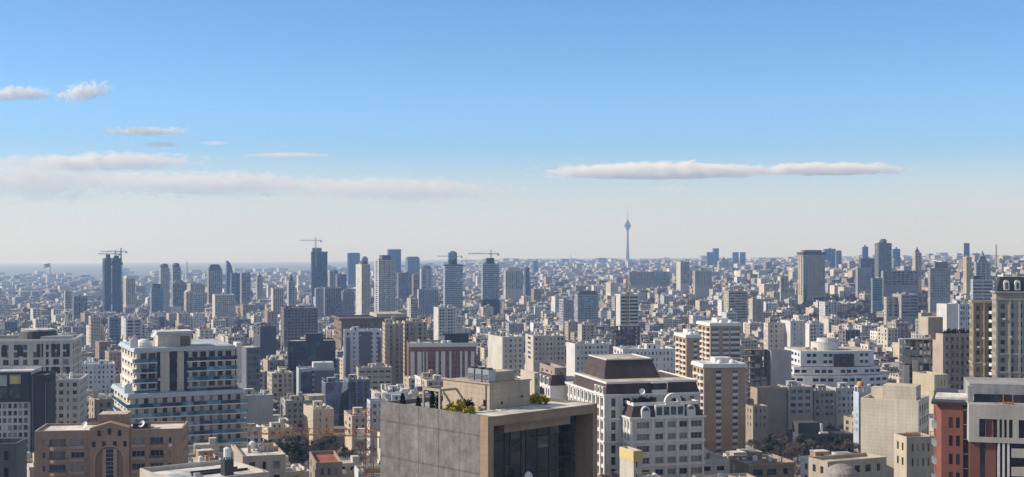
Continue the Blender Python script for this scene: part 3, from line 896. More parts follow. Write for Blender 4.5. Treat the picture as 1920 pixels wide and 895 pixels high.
def slab_tower(name_label, phrase, xc, D, ytop, xl, xr, th, nst, cols, vis, color, roofc=M_TRIM):
    B = Bld('brick_slab_tower', name_label, 'tower', xc, D, ytop, th, xl, xr, vis=vis, phrase=phrase, group='tan brick slab towers')
    r, a, b, h = B.root, B.a, B.b, B.h
    rg = random.Random(int(xc)); fh = 3.3
    mb = MB(); cells = []
    rows = floors(0, h, fh, nst, 1.0, .42, .86)
    e = [0]; f = []
    for c0, c1 in cols: e += [a * c0, a * c1]; f += [0, 1]
    e.append(a); f.append(0)
    mb.facade((0, 0), (a, 0), rows, (e, f), lambda i, j: (rg.choice((2, 2, 3)), .35), 0, cells)
    rl = floors(0, h, fh, nst, 1.0, .3, .95)
    mb.facade((a, 0), (a, b), rl, bays(b, 3, .5), lambda i, j: (rg.choice((2, 3)), .8), 0)
    mb.quad([(a, b, 0), (0, b, 0), (0, b, h), (a, b, h)], 0)
    mb.facade((0, b), (0, 0), rl, bays(b, 3, .55), lambda i, j: (rg.choice((2, 2, 3)), 1.0), 0)
    mb.quad([(0, 0, h), (a, 0, h), (a, b, h), (0, b, h)], 1)
    mb.build('wall', [M_BRICK, M_RGREY, M_GDARK, M_GMID], r, color, merge=True)
    add_windows(r, cells, rg, 'l', 'ddm', 40)
    for c0, c1 in cols:
        for k in range(nst):
            z = h - 1.0 - fh * (nst - k)
            if z < 0: continue
            m2 = MB(); m2.box(a * c0 - .06, a * c1 + .06, -.14, .0, z + fh * .02, z + fh * .41); m2.build('spandrel', M_TRIM, r)
    for k in range(nst):
        z = h - 1.0 - fh * (nst - k)
        if z < 0: continue
        for y in (b * .27, b * .74):
            m2 = MB()
            pts = [(-1.5 * math.sin(math.pi * q / 8), y - b * .17 + b * .34 * q / 8) for q in range(9)]
            pts = [(0.0, y + b * .17), (0.0, y - b * .17)] + pts[1:-1]
            m2.prism(pts[::-1], z - .2, z + 1.0); m2.build('balcony', M_TRIM, r)
    mb = MB()
    frustum(mb, -.9, a + .9, -.9, b + .9, h, h + 1.9, .5, .5, 0, 1)
    mb.build('roof_fascia', [roofc, M_RWHITE], r)
    mb = MB(); mb.box(a * .35, a * .75, b * .3, b * .7, h + 1.9, h + 4.4, 0, 1); mb.build('lift_room', [M_WALL, M_RWHITE], r, WHITE)
    for p in (.42, .72):
        q = MB(); q.lathe(0, 0, [(1.5, 0), (1.5, .7), (1.2, 1.4), (.6, 1.8), (.05, 1.95)], 16)
        t = tag(q.build('roof_dome', M_TANK), 'small white dome on the roof of ' + phrase + (', left one' if p < .5 else ', right one'), 'dome', 'white roof domes'); t.location = B.world(a * p, 3.0, h + 1.9)
    return B
slab_tower('tan brick slab tower with two columns of white banded windows, nearer of the tan pair', 'the near tan tower', 1320, 665, 690, 1299, 1398, 9, 14, ((.29, .41), (.69, .81)), 858, (.45, .32, .20))
B = slab_tower('wider tan brick tower with white roof fascia, standing behind the near tan tower', 'the rear tan tower', 1332, 830, 612, 1308, 1388, 9, 12, ((.04, .28), (.42, .62), (.68, .98)), 680, (.45, .32, .20))
slab_tower('lower tan brick tower with white pitched fascia, left of the rear tan tower', 'the low tan tower', 1287, 800, 634, 1266, 1312, 9, 10, ((.55, .8),), 690, (.45, .325, .20))

def balcony_block():
    B = Bld('balcony_apartment_building', 'cream stepped apartment building ringed with blue glass balconies', 'building', 244, 445, 742, 11, 214, 458, vis=845, phrase='the blue balcony block')
    r, a, b, h = B.root, B.a, B.b, B.h
    rg = random.Random(21); fh = 3.35; n = min(9, int(h / fh))
    C = (.62, .55, .45)
    def tier(x0, x1, y0, y1, zb, zt, n, nm, nb):
        mb = MB(); cells = []
        rows = floors(zb, zt, fh, n, .7, .32, .86)
        mb.facade((x0, y0), (x1, y0), rows, bays(x1 - x0, nb, .42), lambda i, j: (rg.choice((2, 2, 3, 4)) if rg.random() < .75 else 4, .3), 0, cells)
        mb.facade((x1, y0), (x1, y1), rows, bays(y1 - y0, 5, .45), lambda i, j: (rg.choice((2, 3)), .3), 0)
        mb.quad([(x1, y1, zb), (x0, y1, zb), (x0, y1, zt), (x1, y1, zt)], 0)
        mb.facade((x0, y1), (x0, y0), rows, bays(y1 - y0, 5, .45), lambda i, j: (rg.choice((2, 3)), .3), 0)
        mb.quad([(x0, y0, zt), (x1, y0, zt), (x1, y1, zt), (x0, y1, zt)], 1)
        mb.build(nm, SET, r, C, merge=True)
        add_windows(r, cells, rg, 'd', 'ddmc', 50)
    tier(0, a, 0, b, 0, h, n, 'lower_storeys', 12)
    x0 = B.fx(254); x1 = B.fx(448)
    x0 += .8; x1 -= .6
    hU = h + 4 * fh + 1.6
    xa, xb = B.fx(296), B.fx(340)
    y0 = 3.2
    # upper storeys
    mb = MB(); cells = []
    rows = floors(h, hU, fh, 4, 1.0, .34, .88)
    e = [0]; f = []
    L = x1 - x0
    for c0, c1 in ((.04, .10), (.12, .19), (.20, .235), (.325, .36), (.37, .405), (.47, .52), (.56, .61), (.64, .70), (.73, .79), (.82, .87), (.90, .96)): e += [L * c0, L * c1]; f += [0, 1]
    e.append(L); f.append(0)
    mb.facade((x0, y0), (x1, y0), rows, (e, f), lambda i, j: (rg.choice((2, 2, 3, 4)), .3), 0, cells)
    mb.facade((x1, y0), (x1, b), rows, bays(b - y0, 5, .45), lambda i, j: (3, .3), 0)
    mb.quad([(x1, b, h), (x0, b, h), (x0, b, hU), (x1, b, hU)], 0)
    mb.facade((x0, b), (x0, y0), rows, bays(b - y0, 5, .45), lambda i, j: (3, .3), 0)
    mb.quad([(x0, y0, hU), (x1, y0, hU), (x1, b, hU), (x0, b, hU)], 1)
    mb.build('upper_storeys', SET, r, C, merge=True)
    add_windows(r, cells, rg, 'd', 'ddmc', 50)
    # plain cream piers and the tall window strip
    mb = MB(); mb.box(x0 + L * .235, x0 + L * .325, y0 - .5, y0, h + .2, hU - .9); mb.box(x0 + L * .405, x0 + L * .47, y0 - .5, y0, h + .2, hU - .9)
    mb.build('pier', M_STONE, r, (.58, .51, .42))
    mb = MB(); mb.box(x0 + L * .205, x0 + L * .233, y0 - .12, y0, h + .6, hU - 1, 0); mb.box(x0 + L * .33, x0 + L * .40, y0 - .12, y0, h + .6, hU - 1, 0); mb.box(x0 + L * .475, x0 + L * .50, y0 - .12, y0, h + .6, hU - 1, 0)
    mb.build('glazed_strip', M_GBLUED, r)
    def balc(x0, x1, y, z, side=None, d=1.5):
        mb = MB(); mb.box(x0, x1, y - d, y, z - .38, z, 0); mb.build('balcony_slab', M_STONE, r, (.70, .67, .62))
        mb = MB(); mb.box(x0, x0 + .08, y - d + .08, y, z, z + 1.25, 0); mb.box(x1 - .08, x1, y - d + .08, y, z, z + 1.25, 0)
        w = int((x1 - x0) / 2.2)
        u = x0
        while u < x1 - .1:
            e = min(x1, u + rg.choice((2.2, 2.2, 4.4, 6.6))); mb.box(u, e - .04, y - d, y - d + .08, z, z + 1.2, rg.choice((0, 0, 0, 2, 2, 3))); u = e
        for k in range(1, w):
            u = x0 + (x1 - x0) * k / w
            mb.box(u - .05, u + .05, y - d - .04, y - d, z, z + 1.3, 1)
        mb.build('balcony_rail', [M_GBAL, M_DARK, M_GBLUED, M_GLIGHT], r)
    for k in range(n):
        z = h - .7 - fh * (n - k)
        if z < .5: continue
        balc(-1.4, a * .78, 0, z, d=1.6); balc(a * .78 + .02, a + .6, 0, z, d=2.1)
        mb = MB(); mb.box(-1.5, -1.4, .02, b * .8, z, z + 1.2); mb.box(-1.5, 0, .02, b * .8, z - .25, z, 1); mb.build('side_balcony', [M_GBAL, M_TRIM], r)
    for k in range(4):
        z = hU - 1.0 - fh * (4 - k)
        if k == 0: z = h + .1
        balc(x0 - .8, x0 + L * .2, y0, z, d=1.4); balc(x0 + L * .5, x1 + .4, y0, z, d=1.6)
        mb = MB(); mb.box(x0 - 1.3, x0 - .8, y0, b * .7, z - .2, z + 1.1); mb.build('side_balcony', M_TRIM, r)
    # sloping blue-white eaves of both tiers
    for (u0, u1, v0, zz) in ((-1.2, a + .4, -1.0, h), (x0 - 1.2, x1 + .6, y0 - 1.2, hU)):
        mb = MB(); mb.prism([(u0, v0), (u1, v0), (u1, b + .5), (u0, b + .5)], zz - .9, zz + .4, 0, 1, [(u0 + .8, v0 + .8), (u1 - .8, v0 + .8), (u1 - .8, b - .3), (u0 + .8, b - .3)])
        mb.build('roof_eave', [M_BLUEWHITE, M_RBLUE], r)
    mb = MB(); px0, px1 = B.fx(300), B.fx(366)
    mb.box(px0 + .5, px1, 7, 15, hU, hU + 4.6, 0, 1); mb.box(px0, px1 + .8, 6.4, 15.6, hU + 4.6, hU + 5.6, 2, 1); mb.box(px0 + 8, px0 + 11.3, 6.93, 7, hU + .5, hU + 3.9, 3)
    mb.build('penthouse', [M_STONE, M_RWHITE, M_BLUEWHITE, M_BROWNP], r, C)
    mb = MB(); mb.box(x1 + .7, x1 + 2.6, y0 + 1, y0 + 6, h + 2, hU + 1.2); mb.build('chimney_wall', M_TRIM, r)
    for k, (px, py) in enumerate(((248, 655), (238, 733))):
        w = B.world(x0 - .7 if k == 0 else -.4, 4 if k == 0 else 1.5, (hU if k == 0 else h) + .6)
        mb = MB(); mb.box(-1.3, 1.3, -.5, .5, 0, 2.6); mb.prism([(-1.3, -.5), (1.3, -.5), (1.3, .5), (-1.3, .5)], 2.6, 3.3, 0, 0, [(-.5, -.5), (.9, -.5), (.9, .5), (-.5, .5)])
        t = tag(mb.build('roof_finial', M_TANK), ['bright white block at the upper left roof corner of the blue balcony building', 'bright white block at the lower left setback of the blue balcony building'][k], 'roof ornament'); t.location = w; t.rotation_euler.z = B.t
    q = MB(); q.lathe(0, 0, [(3.0, 0), (3.0, .8), (2.6, 1.8), (1.6, 2.6), (.1, 3.0)], 18)
    t = tag(q.build('roof_dome', M_TANK), 'low white dome beside the penthouse of the blue balcony building', 'dome'); t.location = B.world(px0 - 4.2, 8, hU + .3)
    t = thing('satellite_dish', 'tilted white satellite dish over the low dome of the blue balcony building', 'satellite dish', B.world(px0 - .8, 6.0, hU + 4.3), 0)
    o = place(P_DISH, 'reflector', (0, 0, .3), 0, t, (1.6, 1.6, 1.6)); o.rotation_euler = (R(60), 0, R(-40))
    q = MB(); q.tube((0, 0, -4.2), (0, 0, .3), .08, n=6); q.build('mast', M_STEEL, t)
M_GBLUED = glass_mat('glass_navy', (.02, .035, .075), rough=.15)
M_GLIGHT = glass_mat('pale_balcony_glass', (.14, .27, .34), rough=.1, spec=.7)
M_GBAL = glass_mat('balcony_glass', (.04, .15, .225), rough=.1, spec=.7, var=.6)
M_BLUEWHITE = plain_mat('pale_blue_metal', (.46, .48, .50), rough=.35)
M_RBLUE = roof_mat('roof_blue_grey', (.42, .47, .50))
M_BROWNP = plain_mat('brown_panel', (.22, .14, .09))
balcony_block()

def brown_block():
    B = Bld('brown_apartment_building', 'brown stone apartment building with a gabled centre and tall arch', 'building', 64, 350, 809, 8, None, 342, b=15, vis=900, phrase='the brown gabled block')
    r, a, b, h = B.root, B.a, B.b, B.h
    rg = random.Random(31); fh = 3.4; n = int(h / fh)
    C = (.36, .25, .175)
    mb = MB(); cells = []
    rows = floors(0, h, fh, min(n, 8), 1.5, .3, .78)
    e = [0]; f = []
    S = lambda p: a * p
    for c0, c1 in ((.055, .075), (.10, .21), (.245, .335), (.655, .745), (.78, .87), (.905, .925)): e += [S(c0), S(c1)]; f += [0, 1]
    e.append(a); f.append(0)
    def sel(i, j): return (rg.choice((2, 3, 4)), 1.1) if i in (3, 9) else (rg.choice((2, 3, 4)), .35)
    mb.facade((0, 0), (a, 0), rows, (e, f), sel, 0, cells)
    mb.facade((a, 0), (a, b), rows, bays(b, 4, .4), lambda i, j: (2, .3), 0)
    mb.quad([(a, b, 0), (0, b, 0), (0, b, h), (a, b, h)], 0)
    mb.facade((0, b), (0, 0), rows, ([0, b], [0]), lambda i, j: (2, .3), 0)
    t = .5
    o = [(0, 0), (a, 0), (a, b), (0, b)]; q = [(t, t), (a - t, t), (a - t, b - t), (t, b - t)]
    for k in range(4):
        k2 = (k + 1) % 4
        mb.quad([(*o[k], h), (*o[k2], h), (*q[k2], h), (*q[k], h)], 0); mb.quad([(*q[k], h), (*q[k2], h), (*q[k2], h - .6), (*q[k], h - .6)], 0)
    mb.quad([(*p, h - .6) for p in q], 1)
    mb.build('wall', [M_STONE, M_RWHITE, M_GDARK, M_GMID, M_GCURT], r, C, merge=True)
    add_windows(r, cells, rg, 'l', 'dddmc', 60)
    nn = min(n, 8)
    for k in range(nn):
        z = h - 1.5 - fh * (nn - k)
        if z < .2: continue
        for c0, c1 in ((.085, .225), (.77, .885)):
            m2 = MB()
            pts = [(S(c0) + (S(c1) - S(c0)) * q / 8, -1.3 * math.sin(math.pi * q / 8)) for q in range(9)]
            m2.prism(pts, z - .1, z + .75); m2.build('balcony', [M_STONE], r, C)
            m2 = MB()
            for q in range(8): m2.tube((pts[q][0], pts[q][1], z + 1.15), (pts[q+1][0], pts[q+1][1], z + 1.15), .05, n=4)
            for q in range(1, 8): m2.tube((pts[q][0], pts[q][1], z + .75), (pts[q][0], pts[q][1], z + 1.15), .04, n=4)
            m2.build('balcony_rail', M_DARK, r)
        for c0, c1 in ((.245, .335), (.655, .745)):
            m2 = MB(); m2.box(S(c0) - .15, S(c1) + .15, -.5, 0, z + fh * .05, z + fh * .28); m2.build('planter', M_STONE, r, (.42, .30, .22))
    # gabled centre, 0.9 m proud
    g0, g1 = S(.375), S(.64); gc = (g0 + g1) / 2
    mb = MB()
    zt = h + .2
    rr = (g1 - g0) * .36
    zc = B.fz(862, gc)
    mb.box(g0, gc - rr, -.9, 0, 0, zt); mb.box(gc + rr, g1, -.9, 0, 0, zt); 
    pr = [(g0, zt), (g1, zt), (g1, zt + .4), (gc, zt + 1.9), (g0, zt + .4)]
    i = len(mb.v); mb.v.extend([(x, -.9, z) for x, z in pr] + [(x, 3.0, z) for x, z in pr])
    mb.f += [(i, i+1, i+2, i+3, i+4), (i+9, i+8, i+7, i+6, i+5)] + [(i + k, i + 5 + k, i + 5 + (k+1) % 5, i + (k+1) % 5) for k in range(5)]; mb.m += [0] * 7
    nseg = 14
    for k in range(nseg):
        x0 = gc - rr + 2 * rr * k / nseg; x1 = gc - rr + 2 * rr * (k + 1) / nseg
        za = zc + math.sqrt(max(0, rr * rr - (x0 - gc) ** 2)); zb = zc + math.sqrt(max(0, rr * rr - (x1 - gc) ** 2))
        mb.quad([(x0, -.9, za), (x1, -.9, zb), (x1, -.9, zt), (x0, -.9, zt)], 0)
        mb.quad([(x0, -.9, za), (x0, 0, za), (x1, 0, zb), (x1, -.9, zb)], 0)
    mb.build('gabled_centre', M_STONE, r, (.375, .255, .18))
    mb = MB(); arch_ring(mb, gc, zc, rr, rr + .35, -1.05, -.9, 14, leg=12); mb.build('arch_moulding', M_STONE, r, (.44, .32, .24))
    mb = MB()
    for (dx, z0, z1) in ((-2.6, .5, 2.0), (0, .9, 2.5), (2.6, .5, 2.0)): mb.box(gc + dx - .45, gc + dx + .45, -.96, -.9, zt - 2.2 + z0, zt - 2.2 + z1)
    for dx in (-4.0, -1.4, 1.4, 4.0): mb.box(gc + dx - .45, gc + dx + .45, -.96, -.9, zt - 4.6, zt - 3.1)
    mb.build('gable_window', M_GDARK, r)
    mb = MB(); mb.box(gc - .95, gc + .95, -.35, 0, 0, zc + rr * .8, 0); 
    for k in range(14): mb.box(gc - 1.0, gc + 1.0, -.42, -.35, zc + rr * .8 - k * 1.1 - .12, zc + rr * .8 - k * 1.1, 1)
    mb.box(gc - 1.9, gc - .95, -.5, 0, 0, zc + rr * .82, 2); mb.box(gc + .95, gc + 1.9, -.5, 0, 0, zc + rr * .82, 2)
    mb.build('stair_window', [M_GDARK, M_FRAME, M_STONE], r, (.44, .32, .24))
    mb = MB(); mb.box(gc - 3.6, gc + 3.9, 4, 11, h - .6, h + 3.6, 0, 1); mb.build('stair_house', [M_STONE, M_RTAN], r, C)
    mb = MB(); mb.box(g1 + .5, g1 + 4.5, 2.5, 8, h - .6, h + 1.2); mb.build('plant_box', M_DARK, r)
    for k, x in enumerate((S(.33), S(.72))):
        t = thing('satellite_dish', 'white satellite dish on the brown gabled roof, ' + ('left' if k == 0 else 'right') + ' of the gable', 'satellite dish', B.world(x, 2.5, h - .6), 0, 'dishes on the brown roof')
        o = place(P_DISH, 'reflector', (0, 0, 1.5), 0, t, (1.2, 1.2, 1.2)); o.rotation_euler = (R(55), 0, R(-30))
        q = MB(); q.tube((0, 0, 0), (0, .1, 1.5), .06, n=6); q.build('mast', M_STEEL, t)
brown_block()
# ================================================================= buildings of the middle distance
def block(name, label, phrase, xc, D, ytop, th, xl, xr, color, front=(5, .5), left=None, right=(3, .45), fh=3.3, nst=8, vis=None, roof=M_RGREY, kit=(1, 1, 2, 0),
          wall=M_WALL, top=1.0, a=None, b=None, sill=.3, head=.84, wins=False, cat='building', glass=(2, 2, 3, 4), group=None, frame='l', depth=.3, hutc=None, loggia=.08):
    B = Bld(name, label, cat, xc, D, ytop, th, xl, xr, a=a, b=b, vis=vis, phrase=phrase, group=group)
    rg = random.Random(int(xc * 7 + D))
    mb = MB()
    shell(mb, 0, B.a, 0, B.b, 0, B.h, fh, nst, {'f': front, 'l': left, 'r': right}, rg, top, 0, 1, glass, .9, sill, head, B.cells, depth, loggia, .03)
    mb.build('wall', [wall, roof, M_GDARK, M_GMID, M_GCURT, M_GBLUE, M_GTEAL], B.root, color, merge=True)
    if wins: add_windows(B.root, B.cells, rg, frame, 'ddmc', 90)
    if kit: B.feats = roof_kit(B.root, .6, B.a - .6, .6, B.b - .6, B.h - .9, rg, hutc or tuple(c * .95 for c in color), *kit)
    return B
def part(B, name, mat, color, boxes, extra=None):
    mb = MB()
    for q in boxes: mb.box(*q)
    return mb.build(name, mat, B.root, color)

# left edge
B = block('stone_tower_block', 'pale stone stepped tower with tall arched windows and a dark round roof deck', 'the pale stone tower', -40, 620, 639, 10, None, 136, (.58, .54, .47), (9, .5), None, (5, .45), 3.5, 9, 800, M_RDARK, None, M_STONE, 1.6, b=30, wins=True, cat='tower', sill=.1, head=.86)
a, b, h = B.a, B.b, B.h
for p in (.18, .36, .53, .70, .88):
    part(B, 'pilaster', M_STONE, (.60, .56, .49), [(a * p - .5, a * p + .5, -.5, 0, 0, h + .3)])
mb = MB(); ring_box(mb, 0, a, 0, b, h - .6, h + .35, .7); ring_box(mb, 0, a, 0, b, h - 12.6, h - 12.1, .5); mb.build('cornice', M_TRIM, B.root)
mb = MB(); cx, cy = B.fx(62), 14; mb.cyl(cx, cy, h - .9, h + 3.6, 9.5, 8.2, 22, 0, 1); mb.cyl(cx, cy, h + 3.6, h + 4.3, 6.8, 7.6, 22, 1, 1)
for k in range(9): mb.tube((cx + 7 * math.cos(k * .7), cy + 7 * math.sin(k * .7), h + 4.3), (cx + 7 * math.cos(k * .7), cy + 7 * math.sin(k * .7), h + 4.3 + rng.uniform(1.5, 4)), .12, n=4)
mb.build('round_roof_deck', [M_DARK, M_RWHITE], B.root)
mb = MB(); mb.prism([(cx + 3, 2), (a - 1, 3), (a - 1, 9), (cx + 6, 9)], h + .2, h + 1.4, 0, 1, [(cx + 3, 2), (a - 1, 3), (a - 1, 9), (cx + 6, 9)]); mb.build('roof_canopy', [M_STEEL, M_RGREY], B.root)
mb = MB()
for p0, p1 in ((.615, .655), (.665, .70), (.77, .805), (.835, .868), (.935, .97)):
    for zt, nf in ((h - 1.9, 1.75), (h - 12.9, 1.75), (h - 20, 1.75)): mb.box(a * p0, a * p1, -.06, -.02, zt - nf * 3.5, zt)
mb.build('tall_window', M_GDARK, B.root)
for p in (.27, .44):
    mb = MB(); arch_fill(mb, a * p, h - 3.4, 1.3, -.05, 4.2); mb.build('arched_window', M_GDARK, B.root)
B = block('stone_annex', 'lower pale stone annex with paired dark windows below the stone tower', 'the stone annex', 92, 588, 712, 10, None, 150, (.56, .53, .47), (4, .5), None, (4, .45), 3.4, 9, 810, M_RGREY, (0, 2, 2, 1), M_STONE, b=22, wins=True)
mb = MB(); arch_ring(mb, B.a * .35, B.h - .6, 2.4, 3.2, -.4, .3, 12); ring_box(mb, 0, B.a, 0, B.b, B.h - .5, B.h + .2, .5); mb.build('cornice', M_TRIM, B.root)
B = block('dark_framed_building', 'white apartment building with a black framed glass top and white roof edge', 'the black framed block', -30, 540, 698, 8, None, 57, (.54, .54, .54), (8, .62), None, None, 2.95, 12, 870, M_RWHITE, None, M_WALL, 12.5, b=22, wins=True, sill=.18, head=.86)
a, h = B.a, B.h; x0 = B.fx(-8)
part(B, 'top_frame', M_DARK, None, [(x0 - 6, a + .2, -.6, -.05, h - 12.2, h - 10.8), (x0 - 6, a + .2, -.6, -.05, h - 1.2, h - .1), (a - 3.6, a + .2, -.6, -.05, h - 10.8, h - 1.2), (a - 9.0, a - 8.2, -.6, -.05, h - 10.8, h - 1.2), (x0 - 6, a - 9.0, -.5, -.1, h - 6.4, h - 5.8)])
part(B, 'yellow_inset', M_YPANEL, None, [(a - 7.9, a - 4.4, -.3, -.05, h - 4.8, h - 1.6)])  # plain yellow panel between the bars of the top frame
part(B, 'glazing', M_GMID, None, [(x0 - 6, a - 9.0, -.25, -.04, h - 10.8, h - 6.4), (a - 8.2, a - 3.6, -.25, -.04, h - 10.8, h - 5.0)])
part(B, 'parapet', M_TRIM, None, [(x0 - 6, a + .3, -.7, .5, h - .1, h + .5)])
B = block('dark_clad_slab', 'black clad windowless slab beside the black framed building', 'the black slab', 57.6, 541, 704, 8, None, 88, (.055, .052, .055), None, None, (3, .4), 3.2, 1, 815, M_RDARK, (0, 1, 1, 0), b=18)
part(B, 'edge_strip', M_STEEL, None, [(B.a * .12, B.a * .14, -.1, 0, 2, B.h - .5), (B.a * .9, B.a * .92, -.1, 0, 2, B.h - 3)])
block('grey_block', 'dark grey plastered block at the bottom left corner', 'the corner block', -30, 262, 832, 4, None, 31, (.13, .13, .14), (2, .3), None, None, 3.3, 2, 895, M_RGREY, None, b=7)
B = block('white_apartment_building', 'long white apartment building with many small square windows', 'the long white block', 140, 900, 684, 14, 138, 216, (.62, .61, .61), (9, .48), (3, .4), (3, .4), 3.3, 7, 742, M_RGREY, (1, 3, 3, 0), wins=True)
B = block('flat_roof_building', 'low building with a broad bright white flat roof at the bottom edge', 'the white flat roof', 330, 262, 904, 36, 262, 505, (.50, .46, .40), (6, .4), (4, .3), (3, .4), 3.4, 2, 900, M_RWHITE, None)
a, b, h = B.a, B.b, B.h
part(B, 'roof_beam', M_DARK, None, [(a * .35, a * .97, 9.0, 9.4, h - .9, h - .4), (a * .4, a * .92, 12.0, 12.3, h - .9, h - .45)])
part(B, 'roof_patch', M_RBLUE, None, [(a * .18, a * .45, 8.0, 14.0, h - .9, h - .86)])
part(B, 'roof_tower', M_DARK, None, [(a * .62, a * .72, 5, 7, h - .9, h + 2.4)])
place(P_TANK, 'water_tank', (a * .67, 6, h + 2.4), 0, B.root); place(P_COOLER, 'air_cooler', (a * .3, 4, h - .9), 0, B.root)
B = block('flat_roof_house', 'pale flat roofed house stepping down right of the white flat roof', 'the pale stepped house', 455, 325, 856, 18, None, 536, (.42, .35, .28), (3, .4), None, (3, .4), 3.4, 2, 900, M_RWHITE, (0, 0, 1, 0), b=20)

# centre left
block('blank_wall_building', 'grey building with a large blank plastered wall right of the blue balconies', 'the grey blank wall', 458, 700, 742, 10, 452, 512, (.36, .37, .37), None, (2, .3), (3, .4), 3.3, 3, 802, M_RTAN, (1, 2, 2, 0), top=10)
B = block('curved_corner_building', 'small beige apartment block with a rounded dome shaped corner', 'the round cornered block', 535, 760, 752, 14, 530, 582, (.42, .40, .37), (4, .5), (2, .4), None, 3.3, 4, 790, M_RTAN, (1, 1, 1, 0), wins=True)
mb = MB(); mb.cyl(B.a + 2.5, 8, 0, B.h + 2.2, 6.5, n=18, m=0, top=1); mb.build('round_corner', [M_STONE, M_RTAN], B.root, (.46, .40, .31))
block('cream_block', 'cream apartment block with a bright left wall and a dark stair window column', 'the cream block', 587, 690, 768, 14, 569, 626, (.54, .47, .37), (2, .24, 4), None, (3, .4), 3.3, 4, 822, M_RWHITE, (1, 1, 3, 0), M_STONE, wins=True)
B = block('scaffolded_house', 'low cream house with orange scaffold boards on its flat roof', 'the scaffolded house', 660, 670, 780, 14, 645, 702, (.50, .42, .33), (3, .35), (2, .35), None, 3.3, 3, 822, M_RTAN, (1, 0, 2, 0))
part(B, 'scaffold_board', M_ORANGE, None, [(0, B.a * .7, 1.0, 1.4, B.h + .3, B.h + .6), (B.a * .1, B.a * .18, 1.4, 4, B.h + .3, B.h + .5), (0, .15, 1, 1.15, B.h - .8, B.h + 1.6), (B.a * .6, B.a * .6 + .15, 1, 1.15, B.h - .8, B.h + 1.6)])
block('red_roof_house', 'small brown house with red sheet roofing at the bottom', 'the red roofed house', 592, 345, 868, 12, 580, 642, (.34, .27, .21), (3, .4), (2, .3), None, 3.3, 2, 900, M_RREDD, (1, 0, 1, 0))
B = block('faceted_glass_building', 'blue grey faceted glass office building with a slanted fold', 'the faceted glass block', 610, 800, 718, 16, 597, 652, (.20, .23, .30), None, None, None, 3.4, 1, 800, M_RGREY, (1, 0, 1, 0), b=16)
a, b, h = B.a, B.b, B.h
mb = MB()
for (q, m) in ((((0, -.1, 0), (a * .55, -.1, 0), (a * .78, -.1, h), (0, -.1, h)), 0), (((a * .55, -.1, 0), (a, -2.5, 0), (a, -.1, h - 4), (a * .7, -.1, h - 7)), 1), (((a * .78, -.1, h), (a * .70, -.1, h - 7), (a, -.1, h - 4), (a, -.1, h)), 2)):
    mb.quad(q, m)
mb.build('glass_facet', [M_GLILAC, M_GDARK, M_TRIM], B.root)
mb = MB()
for k in range(9): mb.box(-.12, 0, 1 + k * 1.7, 1.12 + k * 1.7, 0, h - 1)
for k in range(9): mb.box(-.08, 0, 1, b - .6, 2 + k * 3.4, 2.5 + k * 3.4)
mb.build('glass_mullion', M_STEEL, B.root)
B = block('glass_fin_building', 'tall violet grey building of three vertical glass fins', 'the violet finned block', 653, 812, 712, 14, None, 694, (.21, .21, .28), (3, .62, .3), None, (2, .5), 3.4, 12, 795, M_RGREY, (1, 0, 1, 0), b=18, sill=.08, head=.98, glass=(5, 3, 3), top=1.5, depth=.12)
for p in (.0, .34, .67): part(B, 'fin', M_LILAC, None, [(B.a * p, B.a * p + .5, -1.6, 0, 0, B.h + 1.5)])
B = block('grey_panel_building', 'grey office block with a blank slate panel and gridded glass bay', 'the slate panel block', 560, 900, 692, 14, 553, 628, (.46, .48, .50), (1, .3, 2), None, (3, .4), 3.4, 6, 750, M_RGREY, (1, 1, 3, 0), b=18)
part(B, 'slate_panel', M_SLATEP, None, [(B.a * .42, B.a * .99, -.15, 0, 0, B.h - 1.6)])
part(B, 'glazing', M_GMID, None, [(B.a * .06, B.a * .38, -.1, 0, 2, B.h - 2)])
part(B, 'white_top_block', M_WALL, (.60, .61, .63), [(B.a * .42, B.a * .98, 3, 14, B.h - .9, B.h + 3.6)])
block('beige_terrace_building', 'beige building with two dark strip balconies beside the violet fins', 'the strip balcony block', 672, 880, 690, 14, 668, 735, (.42, .38, .31), (5, .72, .5), (2, .3), None, 3.6, 5, 735, M_RTAN, (1, 1, 2, 0), sill=.35, head=.7)
B = block('low_white_building', 'low white office with a broad grey roof behind the garden roof', 'the low white office', 694, 640, 752, 16, 688, 800, (.56, .57, .60), (9, .4), (4, .4), None, 3.5, 3, 800, M_RGREY, (1, 0, 3, 0), wins=True)
part(B, 'roof_hall', M_STEEL, None, [(B.a * .3, B.a * .62, 6, 14, B.h - .9, B.h + 2.2)])
B = block('dark_glass_building', 'wide dark green glass building with a black right half', 'the dark glass block', 540, 1000, 640, 10, 536, 628, (.05, .06, .065), (10, .86, .3), None, (3, .5), 3.4, 9, 700, M_RGREY, None, b=24, sill=.1, head=.95, glass=(6, 2, 2), depth=.15)
part(B, 'black_half', M_DARK, None, [(B.a * .66, B.a + .4, -1.2, -.02, 2, B.h - .6)])
part(B, 'roof_plant', M_DARK, None, [(B.a * .38, B.a * .75, 5, 16, B.h - .9, B.h + 5)])
block('dark_panel_tower', 'dark grey panelled office block standing at left centre', 'the dark panel block', 488, 1120, 612, 14, 475, 518, (.10, .11, .125), None, (2, .3), None, 3.4, 2, 668, M_RGREY, (1, 0, 2, 0))
B = block('blue_shop_building', 'small dark blue glazed building right of the blue balconies', 'the small blue glazed block', 462, 720, 652, 12, 446, 488, (.17, .18, .20), (4, .6), None, None, 3.4, 6, 695, M_RWHITE, (1, 0, 2, 0), glass=(5, 2, 5))
